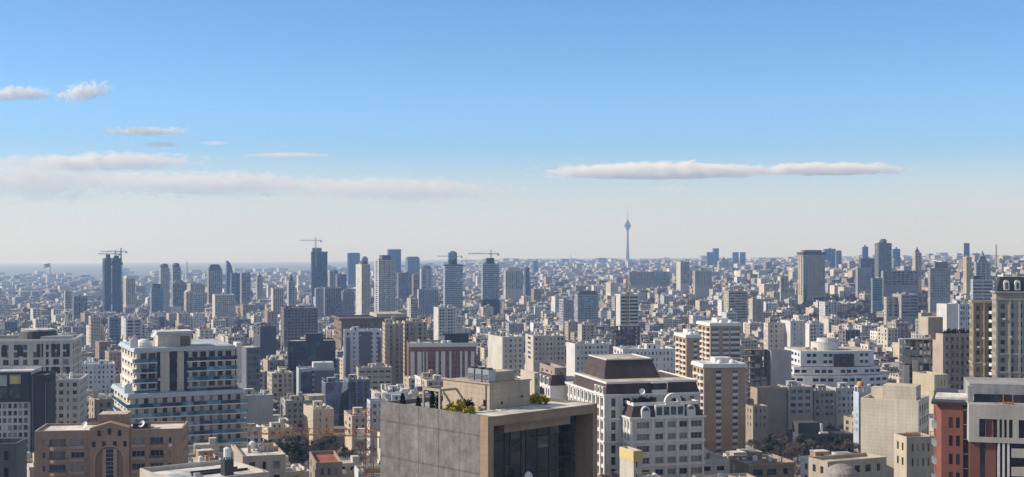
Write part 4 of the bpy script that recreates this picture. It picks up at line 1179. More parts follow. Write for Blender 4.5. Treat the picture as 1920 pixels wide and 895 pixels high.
# centre
B = block('brown_roofed_hall', 'large dark brown hall with a wide flat overhanging roof', 'the brown hall', 640, 1180, 598, 7, 626, 762, (.24, .17, .12), (18, .5), (4, .5), None, 4.0, 4, 650, M_RDARK, None, M_STONE, top=4.5)
mb = MB(); ring_box(mb, 0, B.a, 0, B.b, B.h - .8, B.h + .6, 2.2); mb.build('roof_overhang', M_STONE, B.root, (.22, .165, .12))
part(B, 'roof_terrace', M_RTAN, None, [(B.a * .55, B.a * .98, 4, B.b - 4, B.h + .6, B.h + 3.5)])
B = block('striped_apartment_building', 'white and slate striped apartment block in front of the brown hall', 'the slate striped block', 645, 930, 620, 8, 640, 716, (.60, .61, .63), (6, .35), (3, .4), None, 3.2, 9, 690, M_RGREY, (1, 1, 2, 0), wins=True, b=18)
for p, q in ((.06, .16), (.40, .72), (.90, .97)): part(B, 'slate_band', M_SLATEP, None, [(B.a * p, B.a * q, -.5, 0, 0, B.h - (1 if p == .4 else 5))])
for k, (xl, xc, xr, y, lab) in enumerate(((717, 722, 756, 607, 'beige stone apartment tower with ribbed bays, left one of a joined pair'), (754, 759, 801, 604, 'beige stone apartment tower with pink roof trim, right one of a joined pair'))):
    B = block('beige_apartment_tower', lab, ('the left beige pair tower', 'the right beige pair tower')[k], xc, 960 + 25 * k, y, 10, xl, xr, (.47, .395, .30), (5, .45), (3, .4), None, 3.2, 12, 672, M_RTAN, (1, 1, 2, 0), M_STONE, cat='tower', group='joined beige towers')
    for p in (.2, .5, .8): part(B, 'rib', M_STONE, (.52, .44, .345), [(B.a * p - .7, B.a * p + .7, -.9, 0, 0, B.h)])
B = block('red_banded_building', 'long brick red office with a white parapet and white piers', 'the red banded office', 766, 900, 645, 5, 763, 893, (.27, .125, .085), (18, .45), (3, .3), None, 3.3, 6, 690, M_RGREY, (1, 0, 5, 0), M_BRICK, top=5.2)
part(B, 'white_parapet', M_TRIM, None, [(-.4, B.a + .4, -.4, -.01, B.h - 2.2, B.h + .4)])
for p, q in ((.03, .09), (.13, .19), (.21, .23), (.26, .28), (.40, .44), (.48, .54), (.60, .63), (.76, .79), (.83, .87), (.92, .97)):
    part(B, 'white_pier', M_TRIM, None, [(B.a * p, B.a * q, -.55, 0, 0, B.h - 5.4)])
part(B, 'roof_plant', M_DARK, None, [(B.a * .55, B.a * .9, 8, 16, B.h - .9, B.h + 5.5), (B.a * .52, B.a * .92, 7, 17, B.h + 5.5, B.h + 6.2)])
for k, x in enumerate((.52, .6)):
    q = MB(); q.cyl(0, 0, 0, 2.6, 1.5, n=16)
    t = tag(q.build('white_tank', M_TANK), 'fat white roof tank on the red banded office, ' + ('left' if k == 0 else 'right') + ' of two', 'water tank', 'white tanks on the red office'); t.location = B.world(B.a * x, 5, B.h - .9)
block('cream_office', 'cream block with a blank bright left wall and rows of square dark windows', 'the square windowed cream block', 942, 840, 632, 14, 915, 982, (.56, .53, .46), (4, .42), None, (3, .4), 3.3, 8, 692, M_RGREY, (1, 1, 3, 0), wins=True)
block('long_cream_building', 'cream apartment block with a tall lit stair wall at its left end', 'the stair wall block', 1000, 905, 630, 12, 985, 1060, (.54, .50, .43), (8, .4), (1, .3), None, 3.3, 5, 670, M_RGREY, (1, 2, 2, 0), wins=True)
block('white_corner_building', 'white apartment building with a sunlit blank end wall left of the mansards', 'the sunlit end wall block', 1078, 800, 645, 16, 1062, 1142, (.62, .60, .57), (8, .42), None, None, 3.2, 6, 690, M_RGREY, (1, 2, 3, 0), wins=True)
block('white_block', 'white apartment block with rows of dark windows behind the mansard roof', 'the white block behind the mansards', 1168, 690, 655, 10, 1150, 1266, (.62, .61, .60), (13, .42), (3, .4), None, 3.2, 7, 700, M_RWHITE, (1, 2, 4, 1), wins=True)
block('pale_wall_house', 'cream house with a blank sunlit side wall right of the garden roof', 'the cream blank walled house', 1002, 380, 700, 18, 976, 1012, (.50, .43, .34), (2, .4), None, None, 3.3, 4, 752, M_RTAN, (0, 0, 1, 0))
block('brown_house', 'brown grey house with small windows squeezed beside the mansard roofs', 'the brown grey house', 1040, 430, 690, 14, 1012, 1062, (.33, .27, .23), (3, .4), (3, .4), None, 3.2, 4, 740, M_RGREY, (1, 1, 2, 0))
B = block('stair_tower', 'narrow pale corner tower with a yellow upper band at the bottom edge', 'the yellow banded corner', 1188, 300, 846, 22, 1162, 1204, (.55, .50, .42), (2, .5), None, None, 3.2, 2, 900, M_RYELLOW, None, M_STONE, top=1.5)
part(B, 'yellow_band', M_YPANEL, None, [(-.1, B.a + .1, -.1, -.01, B.h - 2.4, B.h - .1), (-.1, -.01, 0, B.b, B.h - 2.4, B.h - .1)])

# right
def skeleton(label, phrase, xc, D, ytop, th, xl, xr, n, nx, ny, color, vis, infill=.3, name='unfinished_building', fh=3.3):
    B = Bld(name, label, 'building', xc, D, ytop, th, xl, xr, vis=vis, phrase=phrase)
    rg = random.Random(int(xc)); a, b, h = B.a, B.b, B.h
    for k in range(n + 1):
        z = h - k * fh
        if z < .5: break
        mb = MB(); mb.box(0, a, 0, b, z - .3, z); mb.build('floor_slab', M_CONC, B.root, color)
        if k == n: break
        mb = MB()
        for i in range(nx + 1):
            for j in range(ny + 1):
                x = .25 + (a - .5) * i / nx; y = .25 + (b - .5) * j / ny
                mb.box(x - .22, x + .22, y - .22, y + .22, z - fh, z - .3)
        mb.build('column_row', M_CONC, B.root, tuple(c * .8 for c in color))
        mb = MB(); got = False
        for i in range(nx):
            if rg.random() < infill:
                x0 = .5 + (a - .5) * i / nx; mb.box(x0, x0 + (a - .5) / nx - .5, .5, .7, z - fh, z - rg.uniform(.4, 1.6)); got = True
        if rg.random() < .7: mb.box(a * .2, a * .8, b * .5, b * .5 + .25, z - fh, z - .3); got = True
        if got: mb.build('infill_wall', M_BRICK, B.root, rg.choice(((.42, .28, .2), (.5, .46, .4), (.36, .34, .32))))
    mb = MB(); mb.box(.4, a - .4, .4, b - .4, 0, max(1, h - n * fh - .3)); mb.build('lower_storeys', M_CONC, B.root, color)
    return B
B = skeleton('bare steel and concrete frame of an unfinished block with white panels', 'the open frame block', 1692, 560, 636, 12, 1686, 1770, 11, 6, 3, (.36, .35, .34), 745, .45)
part(B, 'stair_core', M_STONE, (.52, .47, .42), [(B.a * .02, B.a * .16, -.3, 5, 0, B.h - 11), (B.a * .24, B.a * .38, -.3, 5, 0, B.h - 9)])
g = random.Random(4)
for k in range(11):
    mb = MB()
    for i in range(6):
        if g.random() < .5: x = B.a * (.42 + .095 * i); mb.box(x, x + B.a * .06, .05, .25, B.h - 3.3 * (k + 1) + .2, B.h - 3.3 * (k + 1) + g.uniform(1.2, 2.6))
    if mb.v: mb.build('white_panel', M_TRIM, B.root)
B = block('brown_clad_building', 'brown stone apartment block joined to the open frame, trees on its roof', 'the brown clad block', 1768, 552, 626, 16, 1745, 1822, (.46, .375, .30), (5, .52), None, (3, .4), 3.3, 11, 745, M_RGREY, None, M_STONE, wins=True, depth=.6)
part(B, 'roof_house', M_STONE, (.46, .39, .31), [(-3, 4, 6, 13, B.h - .9, B.h + 6.5)])
for k in range(3):
    for j in range(11): 
        if k < 2: part(B, 'balcony', M_STONE, (.42, .34, .27), [(B.a * (.28 + .4 * k), B.a * (.44 + .4 * k), -1.1, 0, B.h - 1 - 3.3 * j - 3.2, B.h - 1 - 3.3 * j - 2.0)])
for k in range(4): shrub('roof_shrub', ['leftmost dark shrub on the brown clad block roof', 'second dark shrub on the brown clad block roof', 'third dark shrub on the brown clad block roof', 'rightmost dark shrub on the brown clad block roof'][k], B.world(3 + k * 3.6, 1.6, B.h - .9), 1.5, 2.6, M_DLEAF, 260, .2, group='shrubs on the brown clad roof')
B = skeleton('dark unfinished concrete block with open floors right of the tan towers', 'the dark open floor block', 1402, 720, 656, 9, 1396, 1440, 10, 3, 3, (.24, .21, .19), 745, .2)
B = block('blank_grey_building', 'grey building with a plain pale end wall beside the open floors', 'the pale end wall', 1446, 720, 658, 12, 1438, 1484, (.42, .41, .40), None, (2, .4), (3, .4), 3.3, 3, 712, M_RDARK, (1, 1, 1, 0), top=12)
B = block('pink_white_building', 'pinkish white block with small windows and a taller blank right part', 'the pinkish white block', 1440, 930, 606, 14, 1432, 1480, (.56, .49, .44), (4, .3), (3, .3), None, 3.4, 6, 655, M_RDARK, (1, 1, 2, 0), wins=True)
B = block('white_end_block', 'white block with one column of small windows, right of the pinkish block', 'the white end block', 1482, 925, 602, 14, None, 1510, (.62, .60, .58), (2, .22), None, (3, .4), 3.4, 6, 655, M_RGREY, (0, 1, 1, 0), b=16, wins=True)

def curved_building():
    B = Bld('curved_white_building', 'building with', 'building', 1490, 760, 659, 6, None, 1640, b=30, vis=748, phrase='the white curved block')
    B.root['label'] = 'white curved ship like building with stepped floors and a round top'
    r, a, b, h = B.root, B.a, B.b, B.h
    rg = random.Random(2); fh = 4.3
    def arc(x0, x1, bul, n=14, y=0.0): return [(x0 + (x1 - x0) * k / n, y - bul * (1 - (2 * k / n - 1) ** 2)) for k in range(n + 1)]
    tiers = [(3.5, a - 0.5, h, 2, 2.2), (-.5, a + 3.5, h - 2 * fh - .4, 1, 4.2), (-4.0, a + 7.5, h - 3 * fh - .8, 2, 6.5), (-1, a + 1, h - 5 * fh - .8, 4, 5.0)]
    for ti, (x0, x1, zt, ns, bul) in enumerate(tiers):
        mb = MB(); pts = arc(x0, x1, bul); n = len(pts) - 1
        zb = max(0, zt - ns * fh)
        rows = floors(zb, zt, fh * .86, ns, .6, .3, .78)
        for k in range(n):
            L = math.dist(pts[k], pts[k + 1])
            on = (k % 4 != 2) if ti != 0 else k not in (0, 3, 6, 10, 13)
            mb.facade(pts[k], pts[k + 1], rows, bays(L, 1, .78, .1) if on else ([0, L], [0]), lambda i, j: (2, .3), 0)
        mb.facade(pts[-1], (x1, b), rows, bays(b, 5, .5), lambda i, j: (2, .3), 0)
        mb.quad([(x1, b, zb), (x0, b, zb), (x0, b, zt), (x1, b, zt)], 0)
        mb.facade((x0, b), pts[0], rows, bays(b, 5, .5), lambda i, j: (2, .3), 0)
        mb.quad([(*p, zt - .02) for p in pts] + [(x1, b, zt - .02), (x0, b, zt - .02)], 1)
        mb.build('curved_storeys', [M_WALL, M_RTAN, M_GDARK, M_GMID, M_GCURT], r, (.66, .66, .68), merge=True)
    mb = MB(); mb.box(a * .47, a * .72, -2.9, -1.6, h - 2 * fh - .2, h - 1.6); mb.build('glass_bay', M_GBROWNB, r)
    mb = MB(); mb.cyl(a * .46, 12, h, h + 4.4, 7.8, n=26, m=0, top=1); mb.cyl(a * .48, 12, h + 4.4, h + 6.6, 5.6, 5.2, 26, 0, 1); mb.build('round_top', [M_WALL, M_RGREY], r, (.62, .60, .57))
    for k in range(5): place(P_COOLER, 'air_cooler', (a * .2 + k * 2.4, 8 + (k % 2) * 3, h), 0, r)
M_GBROWNB = glass_mat('glass_bronze', (.028, .022, .018), rough=.15)
curved_building()
# row along the dark street
B = block('round_end_building', 'brown beige house with a curved blank end wall on the dark street', 'the curved end house', 1420, 690, 728, 16, 1407, 1476, (.37, .31, .245), None, None, (3, .4), 3.3, 2, 790, M_RTAN, (1, 1, 1, 0), M_STONE, top=9)
block('street_house', 'pale street house with tall paired windows next to the curved end wall', 'the paired window house', 1478, 694, 726, 12, None, 1524, (.43, .40, .38), (3, .6), None, (2, .4), 3.5, 4, 775, M_RGREY, (1, 1, 2, 0), wins=True, b=14)
block('street_house', 'grey brown street house with a flat roof, middle of the street row', 'the middle street house', 1526, 700, 733, 10, None, 1566, (.34, .30, .27), (4, .5), None, None, 3.3, 4, 780, M_RTAN, (1, 1, 2, 0), wins=True, b=14)
block('street_house', 'light grey street house with balconies at the right end of the row', 'the right street house', 1567, 706, 728, 10, None, 1606, (.48, .47, .46), (4, .5), None, None, 3.3, 4, 785, M_RGREY, (1, 1, 1, 1), wins=True, b=14)
block('low_street_house', 'small tan street house below the curved end wall', 'the small tan house', 1412, 640, 762, 22, 1398, 1440, (.38, .32, .25), (3, .35), (2, .35), None, 3.3, 3, 830, M_RTAN, (0, 1, 1, 0))
B = block('navy_roofed_house', 'low dark house with a navy blue roof between the bare trees', 'the navy roofed house', 1500, 630, 815, 8, 1480, 1600, (.09, .09, .105), (6, .6), None, None, 3.3, 2, 862, M_RNAVY, None, b=16)
part(B, 'stair_house', M_WALL, (.09, .08, .08), [(B.a * .05, B.a * .45, 6, 14, B.h - .9, B.h + 4.6)])
part(B, 'white_wall', M_TRIM, None, [(B.a * .46, B.a * .5, 5, 9, B.h - .9, B.h + 4), (B.a * .42, B.a * .58, 3, 5, B.h - .9, B.h + .3)])
B = block('blue_wall_building', 'pale blue grey rendered building carrying a frame with an orange tank', 'the pale blue wall', 1610, 600, 736, 12, 1600, 1660, (.46, .51, .55), None, (2, .3), None, 3.3, 3, 775, M_RGREY, (0, 0, 2, 0), top=9)
t = thing('tank_stand', 'white concrete stand under the orange dome tank', 'stand', B.world(2.6, 4, B.h - .9), B.t)
mb = MB(); mb.box(-2.3, 2.3, -2, 2, 3.0, 3.4); mb.build('deck', M_TRIM, t)
for sx in (-2, 2):
    for sy in (-1.7, 1.7):
        mb = MB(); mb.box(sx - .2, sx + .2, sy - .2, sy + .2, 0, 3.0); mb.build('leg', M_TRIM, t)
mb = MB(); mb.lathe(0, 0, [(1.6, 0), (1.65, .7), (1.5, 1.4), (1.0, 2.0), (.05, 2.25)], 16)
t = tag(mb.build('dome_tank', M_OTANK), 'orange dome shaped water tank on the white stand', 'water tank'); t.location = B.world(2.3, 3.6, B.h + 2.5)
mb = MB(); mb.cyl(0, 0, 0, 2.4, .8, n=14)
t = tag(mb.build('white_tank', M_TANK), 'upright white tank right of the orange dome tank', 'water tank'); t.location = B.world(6.6, 4, B.h + .8)
B = block('blank_beige_building', 'building with a huge blank beige stone wall lit by the sun', 'the blank beige wall', 1722, 340, 752, 62, 1614, 1742, (.64, .575, .45), (4, .45), None, None, 3.3, 4, 845, M_RTAN, None, M_STONE, wins=True)
part(B, 'roof_house', M_STONE, (.58, .51, .395), [(2.2, 8.4, 1.0, 9.5, B.h - .9, B.h + 3.4), (9, 12, 9, 14, B.h - .9, B.h + 2)])
block('beige_hut_block', 'small beige block with three little windows above the blank beige wall', 'the beige hut block', 1752, 400, 703, 22, 1722, 1778, (.50, .43, .30), (3, .2), None, None, 3.3, 2, 740, M_RTAN, (0, 1, 1, 0), M_STONE, b=10)
B = block('beige_annex', 'low cream annex with orange scaffolding rails beside the red brick building', 'the cream annex', 1700, 300, 820, 20, 1676, 1752, (.50, .43, .33), (4, .3), (2, .3), None, 3.3, 2, 870, M_RREDD, (1, 1, 2, 0))
B = part(B, 'scaffold_rail', M_ORANGE, None, [(0, B.a, .5, .6, B.h + .2, B.h + .3), (0, B.a, .5, .6, B.h + .9, B.h + 1.0)] + [(x * B.a, x * B.a + .1, .62, .72, B.h - .8, B.h + 1.1) for x in (.05, .3, .6, .9)])
block('beige_flat_house', 'beige flat roofed house with a wide low front at bottom right', 'the beige flat house', 1552, 330, 866, 24, 1516, 1662, (.42, .36, .28), (5, .4), (2, .4), None, 3.3, 2, 900, M_RTAN, (0, 1, 3, 0))
q = MB(); q.lathe(0, 0, [(3.7, -3), (3.7, 0), (3.4, 1.0), (2.4, 2.0), (1.1, 2.5), (.05, 2.6)], 22)
t = tag(q.build('ribbed_dome', M_CONC), 'shallow grey concrete dome at the bottom right edge', 'dome'); t.color = (.33, .30, .29, 1); t.location = at(1577, 893, 285)
for x in (0,):
    B = block('white_gridded_building', 'white apartment front with a grid of dark windows behind the golden tower', 'the white gridded front', 1798, 815, 570, 10, None, 1826, (.60, .59, .58), (5, .5), None, None, 3.3, 8, 622, M_RGREY, (1, 1, 2, 0), wins=True, b=14)
    B = block('white_blank_building', 'bright white blank wall building left of the golden tower', 'the bright blank wall', 1775, 800, 570, 36, 1756, 1797, (.68, .66, .62), None, None, None, 3.3, 5, 622, M_RWHITE, (1, 1, 0, 0))

def right_tower():
    B = Bld('golden_stone_tower', 'golden beige stone tower with a column of white balconies', 'tower', 1824, 520, 566, -9, None, 1866, b=7, vis=720, phrase='the golden tower')
    r, a, b, h = B.root, B.a, B.b, B.h; rg = random.Random(6)
    mb = MB(); shell(mb, 0, a, 0, b, 0, h, 3.4, 12, {'f': (3, .5), 'l': (2, .4), 'r': None}, rg, 1.2, 0, 1, (2, 3), .9, .3, .84, B.cells)
    mb.build('wall', SET, r, (.33, .28, .205), merge=True); add_windows(r, B.cells, rg, 'd', 'ddm', 60)
    for p in (.02, .5, .96): part(B, 'pilaster', M_STONE, (.46, .37, .22), [(a * p - .3, a * p + .3, -.5, 0, 0, h)])
    for k in range(12):
        z = h - 1.2 - 3.4 * (k + 1)
        m2 = MB()
        pts = [(a * .70 + (a * .27) * q / 8, -1.6 * math.sin(math.pi * q / 8)) for q in range(9)]
        m2.prism(pts, z, z + 1.1); m2.build('balcony', M_TRIM, r)
    mb = MB(); ring_box(mb, 0, a, 0, b, h - .4, h + .4, .5); ring_box(mb, 0, a, 0, b, h - 24, h - 23.5, .4); mb.build('cornice', M_STONE, r, (.45, .38, .26))
    B2 = Bld('grey_stone_tower', 'grey stone tower with a black mansard crown and two pale dormers', 'tower', 1868, 508, 547, -9, None, 1990, b=8, vis=720, phrase='the grey stone tower')
    r, a, b, h = B2.root, B2.a, B2.b, B2.h
    mb = MB(); shell(mb, 0, a, 0, b, 0, h, 3.4, 14, {'f': (7, .5), 'l': (4, .4), 'r': None}, rg, 4.2, 0, 1, (2, 3, 3, 4), .9, .3, .84, B2.cells)
    mb.build('wall', SET, r, (.36, .325, .27), merge=True); add_windows(r, B2.cells, rg, 'd', 'ddm', 98)
    for p in (0.01, .21, .36, .5, .64, .79): part(B2, 'pilaster', M_STONE, (.40, .36, .30), [(a * p - .35, a * p + .35, -.5, 0, 0, h - 3.4)])
    mb = MB()
    for z in (h - .5, h - 3.2, h - 24, h - 31): ring_box(mb, 0, a, 0, b, z, z + .6, .7 if z > h - 1 else .4)
    mb.build('cornice', M_STONE, r, (.42, .38, .31))
    mb = MB(); frustum(mb, .2, a - .2, .2, b - .2, h + .1, h + 5.6, 1.5, 1.5, 0, 1); mb.build('mansard_roof', [M_DARK, M_RGREY], r)
    for k in range(5):
        cx = a * (.16 + .17 * k); d = MB()
        d.box(cx - 1.0, cx + 1.0, -.1, 2.0, h + .6, h + 3.4); arch_ring(d, cx, h + 3.4, .0, 1.0, -.1, 1.9); d.box(cx - .5, cx + .5, -.15, -.1, h + 1, h + 3.4, 1)
        d.build('dormer', [M_TRIM, M_GMID], r)
right_tower()

def brick_building():
    B = Bld('red_brick_building', 'red brick apartment building with dark windows and a black glass corner', 'building', 1765, 252, 758, -20, None, 1816, b=24, vis=900, phrase='the red brick building')
    r, a, b, h = B.root, B.a, B.b, B.h; rg = random.Random(9)
    fh = 3.45
    mb = MB(); cells = []
    e = [0, a * .28, a * .42, a * .54, a * .68, a]; f = [0, 1, 0, 1, 0]
    mb.facade((0, 0), (a * .80, 0), floors(0, h, fh, 8, 1.7, .22, .80), ([c if c < a * .79 else a * .80 for c in e], f), lambda i, j: (2, .4), 0, cells)
    mb.quad([(a * .8, 0, 0), (a * .8, b, 0), (a * .8, b, h), (a * .8, 0, h)], 0)
    mb.quad([(a * .8, b, 0), (-2.4, b, 0), (-2.4, b, h), (a * .8, b, h)], 0)
    mb.facade((-2.4, b), (-1.0, 3.2), floors(0, h, fh, 8, 1.7, .22, .8), bays(math.hypot(1.4, b - 3.2), 4, .4), lambda i, j: (2, .4), 0)
    mb.facade((-1.0, 3.2), (0, 0), floors(0, h, fh, 8, 1.7, .22, .8), ([0, 9], [0]), lambda i, j: (2, .4), 0)
    mb.quad([(-2.4, b, h), (-1.0, 3.2, h), (0, 0, h), (a * .8, 0, h), (a * .8, b, h)], 1)
    mb.build('brick_wall', [M_BRICK, M_RDARK, M_GDARK], r, (.225, .088, .065), merge=True)
    add_windows(r, cells, rg, 'd', 'dddm', 30)
    part(B, 'glass_corner', M_GDARK, None, [(a * .8 + .02, a, .3, b, 0, h - .4)])
    mb = MB()
    for k in range(9): mb.box(a * .8 + .04, a + .02, .2, .3, h - 1 - k * fh * .8, h - .85 - k * fh * .8)
    mb.build('glass_mullion', M_STEEL, r)
    for k in range(6):
        z = h - 1.7 - fh * (k + 1)
        m2 = MB(); m2.prism([(-1.0, 3.3), (-1.7, 4.6), (-2.1, 7.2), (-1.3, 7.2)][::-1], z, z + 1.1); m2.build('balcony', M_STEEL, r)
    mb = MB(); mb.box(-1.8, a + .3, -.5, b, h, h + .5, 0); mb.box(-1.3, 6, 4, 12, h + .5, h + .9, 1); mb.build('roof_cap', [M_DARK, M_RWHITE], r)
    # beige wing
    B2 = Bld('beige_stone_wing', 'beige stone building with red brick strips and white fins, right of the brick corner', 'building', 1816.6, 247, 758, -14, None, 2010, b=24, vis=900, phrase='the beige finned building')
    r, a, b, h = B2.root, B2.a, B2.b, B2.h
    C = (.50, .455, .40)
    X = lambda px: B2.fx(px)
    zt = h; z1 = B2.fz(830, X(1850)); z2 = B2.fz(818, X(1850)); z3 = B2.fz(786, X(1850))
    mb = MB()
    # upper beige box with a long window strip, lower storeys set back
    e = [0, X(1836), X(1848), X(1862), X(1870), X(1874), X(1879), X(1883), X(1888), X(1892), X(1899), X(1910), X(1935), X(1945), X(1975), a]
    f = [0, 1, 2, 1, 0, 1, 0, 1, 0, 1, 0, 1, 0, 1, 0]
    mb.facade((0, 0), (a, 0), ([z1, z2 - .2, z3, h], [0, 1, 0]), (e, f), lambda i, j: (4, .25) if f[i] == 2 else (2, .5), 0)
    mb.quad([(a, 0, z1), (a, b, z1), (a, b, h), (a, 0, h)], 0); mb.quad([(0, b, z1), (0, 0, z1), (0, 0, h), (0, b, h)], 0); mb.quad([(a, b, z1), (0, b, z1), (0, b, h), (a, b, h)], 0)
    mb.quad([(0, 0, h), (a, 0, h), (a, b, h), (0, b, h)], 1); mb.quad([(0, 0, z1), (0, b, z1), (a, b, z1), (a, 0, z1)], 0)
    mb.build('upper_box', [M_WALL, M_RGREY, M_GDARK, M_GMID, M_BRICKF], r, C)
    mb = MB(); mb.box(0, a, 1.4, b, 0, z1 - .01); mb.build('lower_storeys', M_GDARK, r)
    part(B2, 'brick_strip', M_BRICK, (.23, .088, .066), [(.1, X(1838), .5, 1.4, 0, z1 - .02), (X(1848), X(1868), .5, 1.4, 0, z1 - .02)])
    part(B2, 'glass_strip', M_GTEAL, None, [(X(1838), X(1848), .9, 1.4, 0, z1 - .02)])
    for px in (1871, 1880, 1889): part(B2, 'white_fin', M_TRIM, None, [(X(px), X(px + 4), .1, 1.4, 0, z1 - .02)])
    for k in range(6): part(B2, 'balcony_band', M_WALL, C, [(X(1897), a, -.1, 1.4, z1 - 2.6 - 3.4 * k, z1 - 1.0 - 3.4 * k)])
    part(B2, 'roof_screen', M_GDARK, None, [(X(1830), a - 1, 4, 4.3, h, h + 1.5)])
    part(B2, 'roof_house', M_CONC, (.34, .34, .33), [(X(1826), a - 1, 9, b - 2, h, h + 2.9), (X(1818), X(1827), 3, 5, h, h + 3.0)])
    part(B2, 'rust_post', M_ORANGE, None, [(X(1882), X(1883.5), 1.2, 1.5, h, h + 1.7), (X(1900), X(1901.5), 1.2, 1.5, h, h + 1.7), (X(1884), X(1899), 1.0, 2.0, h, h + .4)])
brick_building()
# ================================================================= towers of the skyline
NAVY = (.07, .085, .12); BLUE = (.12, .17, .25); SLATE = (.22, .24, .28)
def sky_tower(label, phrase, xc, D, ytop, xl, xr, color, front=(6, .5), left=(3, .4), nst=20, vis=None, roof=M_RGREY, kit=(1, 0, 0, 0), wall=M_WALL, glass=(2, 2, 3, 4), top=1.5, th=13, crown=None, name='residential_tower', fh=3.4, **kw):
    rq = random.Random(int(xc * 3 + D)); q = rq.random()
    sl, hd, dp = .25, .85, .4
    if glass == (2, 2, 3, 4):
        if q < .25: front = (max(2, front[0] // 3), .93, .5); sl, hd = .3, .8
        elif q < .5: front = (front[0], min(.6, front[1] * 1.1), .8); sl, hd, dp = .04, .96, .6
        elif q < .65: front = (max(2, front[0] // 2), .6, .8); dp = 1.3
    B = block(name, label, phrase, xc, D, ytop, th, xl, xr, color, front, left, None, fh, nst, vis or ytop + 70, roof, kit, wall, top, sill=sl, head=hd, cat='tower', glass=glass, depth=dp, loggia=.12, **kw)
    a, b, h = B.a, B.b, B.h
    if crown:
        k = crown[0]
        mb = MB()
        if k == 'box': mb.box(a * crown[1], a * crown[2], b * .15, b * .85, h - .9, h + crown[3])
        elif k == 'hip': frustum(mb, 0, a, 0, b, h, h + crown[1], a * crown[2], b * crown[2])
        elif k == 'round':
            mb.cyl(a / 2, b / 2, h - .9, h + crown[1] * .6, min(a, b) * .46, n=18); mb.cyl(a / 2, b / 2, h + crown[1] * .6, h + crown[1], min(a, b) * .46, min(a, b) * .25, 18)
        elif k == 'spire': frustum(mb, a * .15, a * .85, b * .15, b * .85, h - .9, h + crown[1] * .6, a * .2, b * .2); mb.cyl(a / 2, b / 2, h + crown[1] * .6, h + crown[1] * 1.2, a * .16, .2, 10)
        elif k == 'fins':
            for q in range(5): mb.box(a * (.02 + .24 * q), a * (.02 + .24 * q) + 1.2, 0, b, h - .9, h + crown[1])
            mb.box(0, a, b * .2, b * .8, h - .9, h + crown[1] * .6)
        elif k == 'slab': mb.box(-crown[2], a + crown[2], -crown[2], b + crown[2], h, h + crown[1])
        mb.build('crown', crown[-1] if not isinstance(crown[-1], (int, float)) else M_RDARK, B.root, tuple(c * .6 for c in color))
    return B
GB = (5, 5, 3, 2)
B = sky_tower('dark unfinished twin slab tower with ragged top and two cranes', 'the dark twin tower', 196, 3000, 490, 192, 208, (.055, .06, .075), (6, .6), (3, .5), 33, 590, None, None, M_CONC, (2, 2, 3)) if False else sky_tower('dark unfinished tower, left half of the ragged twin under the cranes', 'the left dark half', 196, 3000, 490, 192, 209, (.06, .065, .08), (5, .6), (2, .5), 33, 590, M_RDARK, None, M_CONC, (2, 2, 3), crown=('fins', 7))
B = sky_tower('dark unfinished tower, right half of the ragged twin under the cranes', 'the right dark half', 212, 3010, 489, 210, 227, (.06, .065, .08), (5, .6), (2, .5), 33, 590, M_RDARK, None, M_CONC, (2, 2, 3), crown=('fins', 6))
for q in (B,):
    g = random.Random(5); a, b, h = q.a, q.b, q.h
    for k in range(0, 30, 2):
        z = h - 8 - k * 3.4
        if z < 20: break
        part(q, 'scaffold_deck', M_CONC, (.2, .21, .23), [(a, a + g.uniform(1.5, 5), .5, b * .8, z, z + g.uniform(.5, 1.6)), (-g.uniform(18, 23), -18, .5, b * .8, z, z + 1.0)])
    part(q, 'core_cap', M_CONC, (.05, .055, .07), [(-14, -6, 2, b, h, h + 14), (a * .2, a * .75, 2, b, h, h + 11), (-17, a + 4, .2, b, h - 10, h - 4)])
tower_crane('tall dark tower crane on the right half of the dark twin tower', at(227, 585, 2995), (585 - 473) / FPX * 3000, 48, 14, R(176), M_DARK, 2.6, .3)
tower_crane('shorter dark tower crane between the halves of the dark twin tower', at(217, 560, 3050), (560 - 477) / FPX * 3050, 40, 10, R(182), M_DARK, 2.6, .3)
sky_tower('cream tower with a rounded bright left corner, right of the dark twin', 'the cream round tower', 236, 2850, 522, 231, 254, (.50, .45, .36), (5, .45), (2, .4), 16, 580, crown=('hip', 5, .2, M_RTAN))
sky_tower('slim tower with a round dark cap, left of the round capped pair', 'the left round cap', 301, 2760, 503, 298, 318, (.40, .41, .43), (5, .4), (2, .4), 22, 575, crown=('round', 9))
sky_tower('slim tower with a round dark cap rising from stepped terraces', 'the right round cap', 324, 2700, 502, 321, 339, (.33, .34, .37), (5, .4), (2, .4), 22, 560, crown=('round', 9))
sky_tower('stepped terrace block at the foot of the right round capped tower', 'the stepped foot', 324, 2660, 533, 320, 350, (.27, .27, .31), (8, .55), (2, .5), 12, 575, crown=('hip', 8, .3))
sky_tower('blue glazed block with a dark set back top, left of the round caps', 'the blue glazed block', 284, 2450, 541, 281, 306, (.20, .25, .33), (7, .7), (2, .5), 12, 590, crown=('box', .1, .8, 8), glass=GB)
sky_tower('broad stone tower tapering to a dark square cap', 'the tapered stone tower', 391, 3000, 508, 388, 417, (.38, .35, .30), (7, .45), (2, .4), 20, 560, crown=('hip', 14, .2))
sky_tower('cream curved fronted tower with a sunlit left edge, taller of two', 'the taller cream curve', 357, 2500, 532, 353, 384, (.46, .43, .38), (7, .45), (2, .4), 14, 590)
sky_tower('cream tower with a broad sunlit left corner below the round caps', 'the lower cream tower', 349, 2250, 548, 345, 362, (.50, .45, .38), (4, .4), (3, .4), 14, 590, crown=('round', 3, M_TRIM))
sky_tower('pale blue glass front between the two cream towers', 'the pale glass front', 363, 2240, 551, 361, 380, (.40, .44, .50), (5, .6), None, 12, 590, b=14, glass=GB)
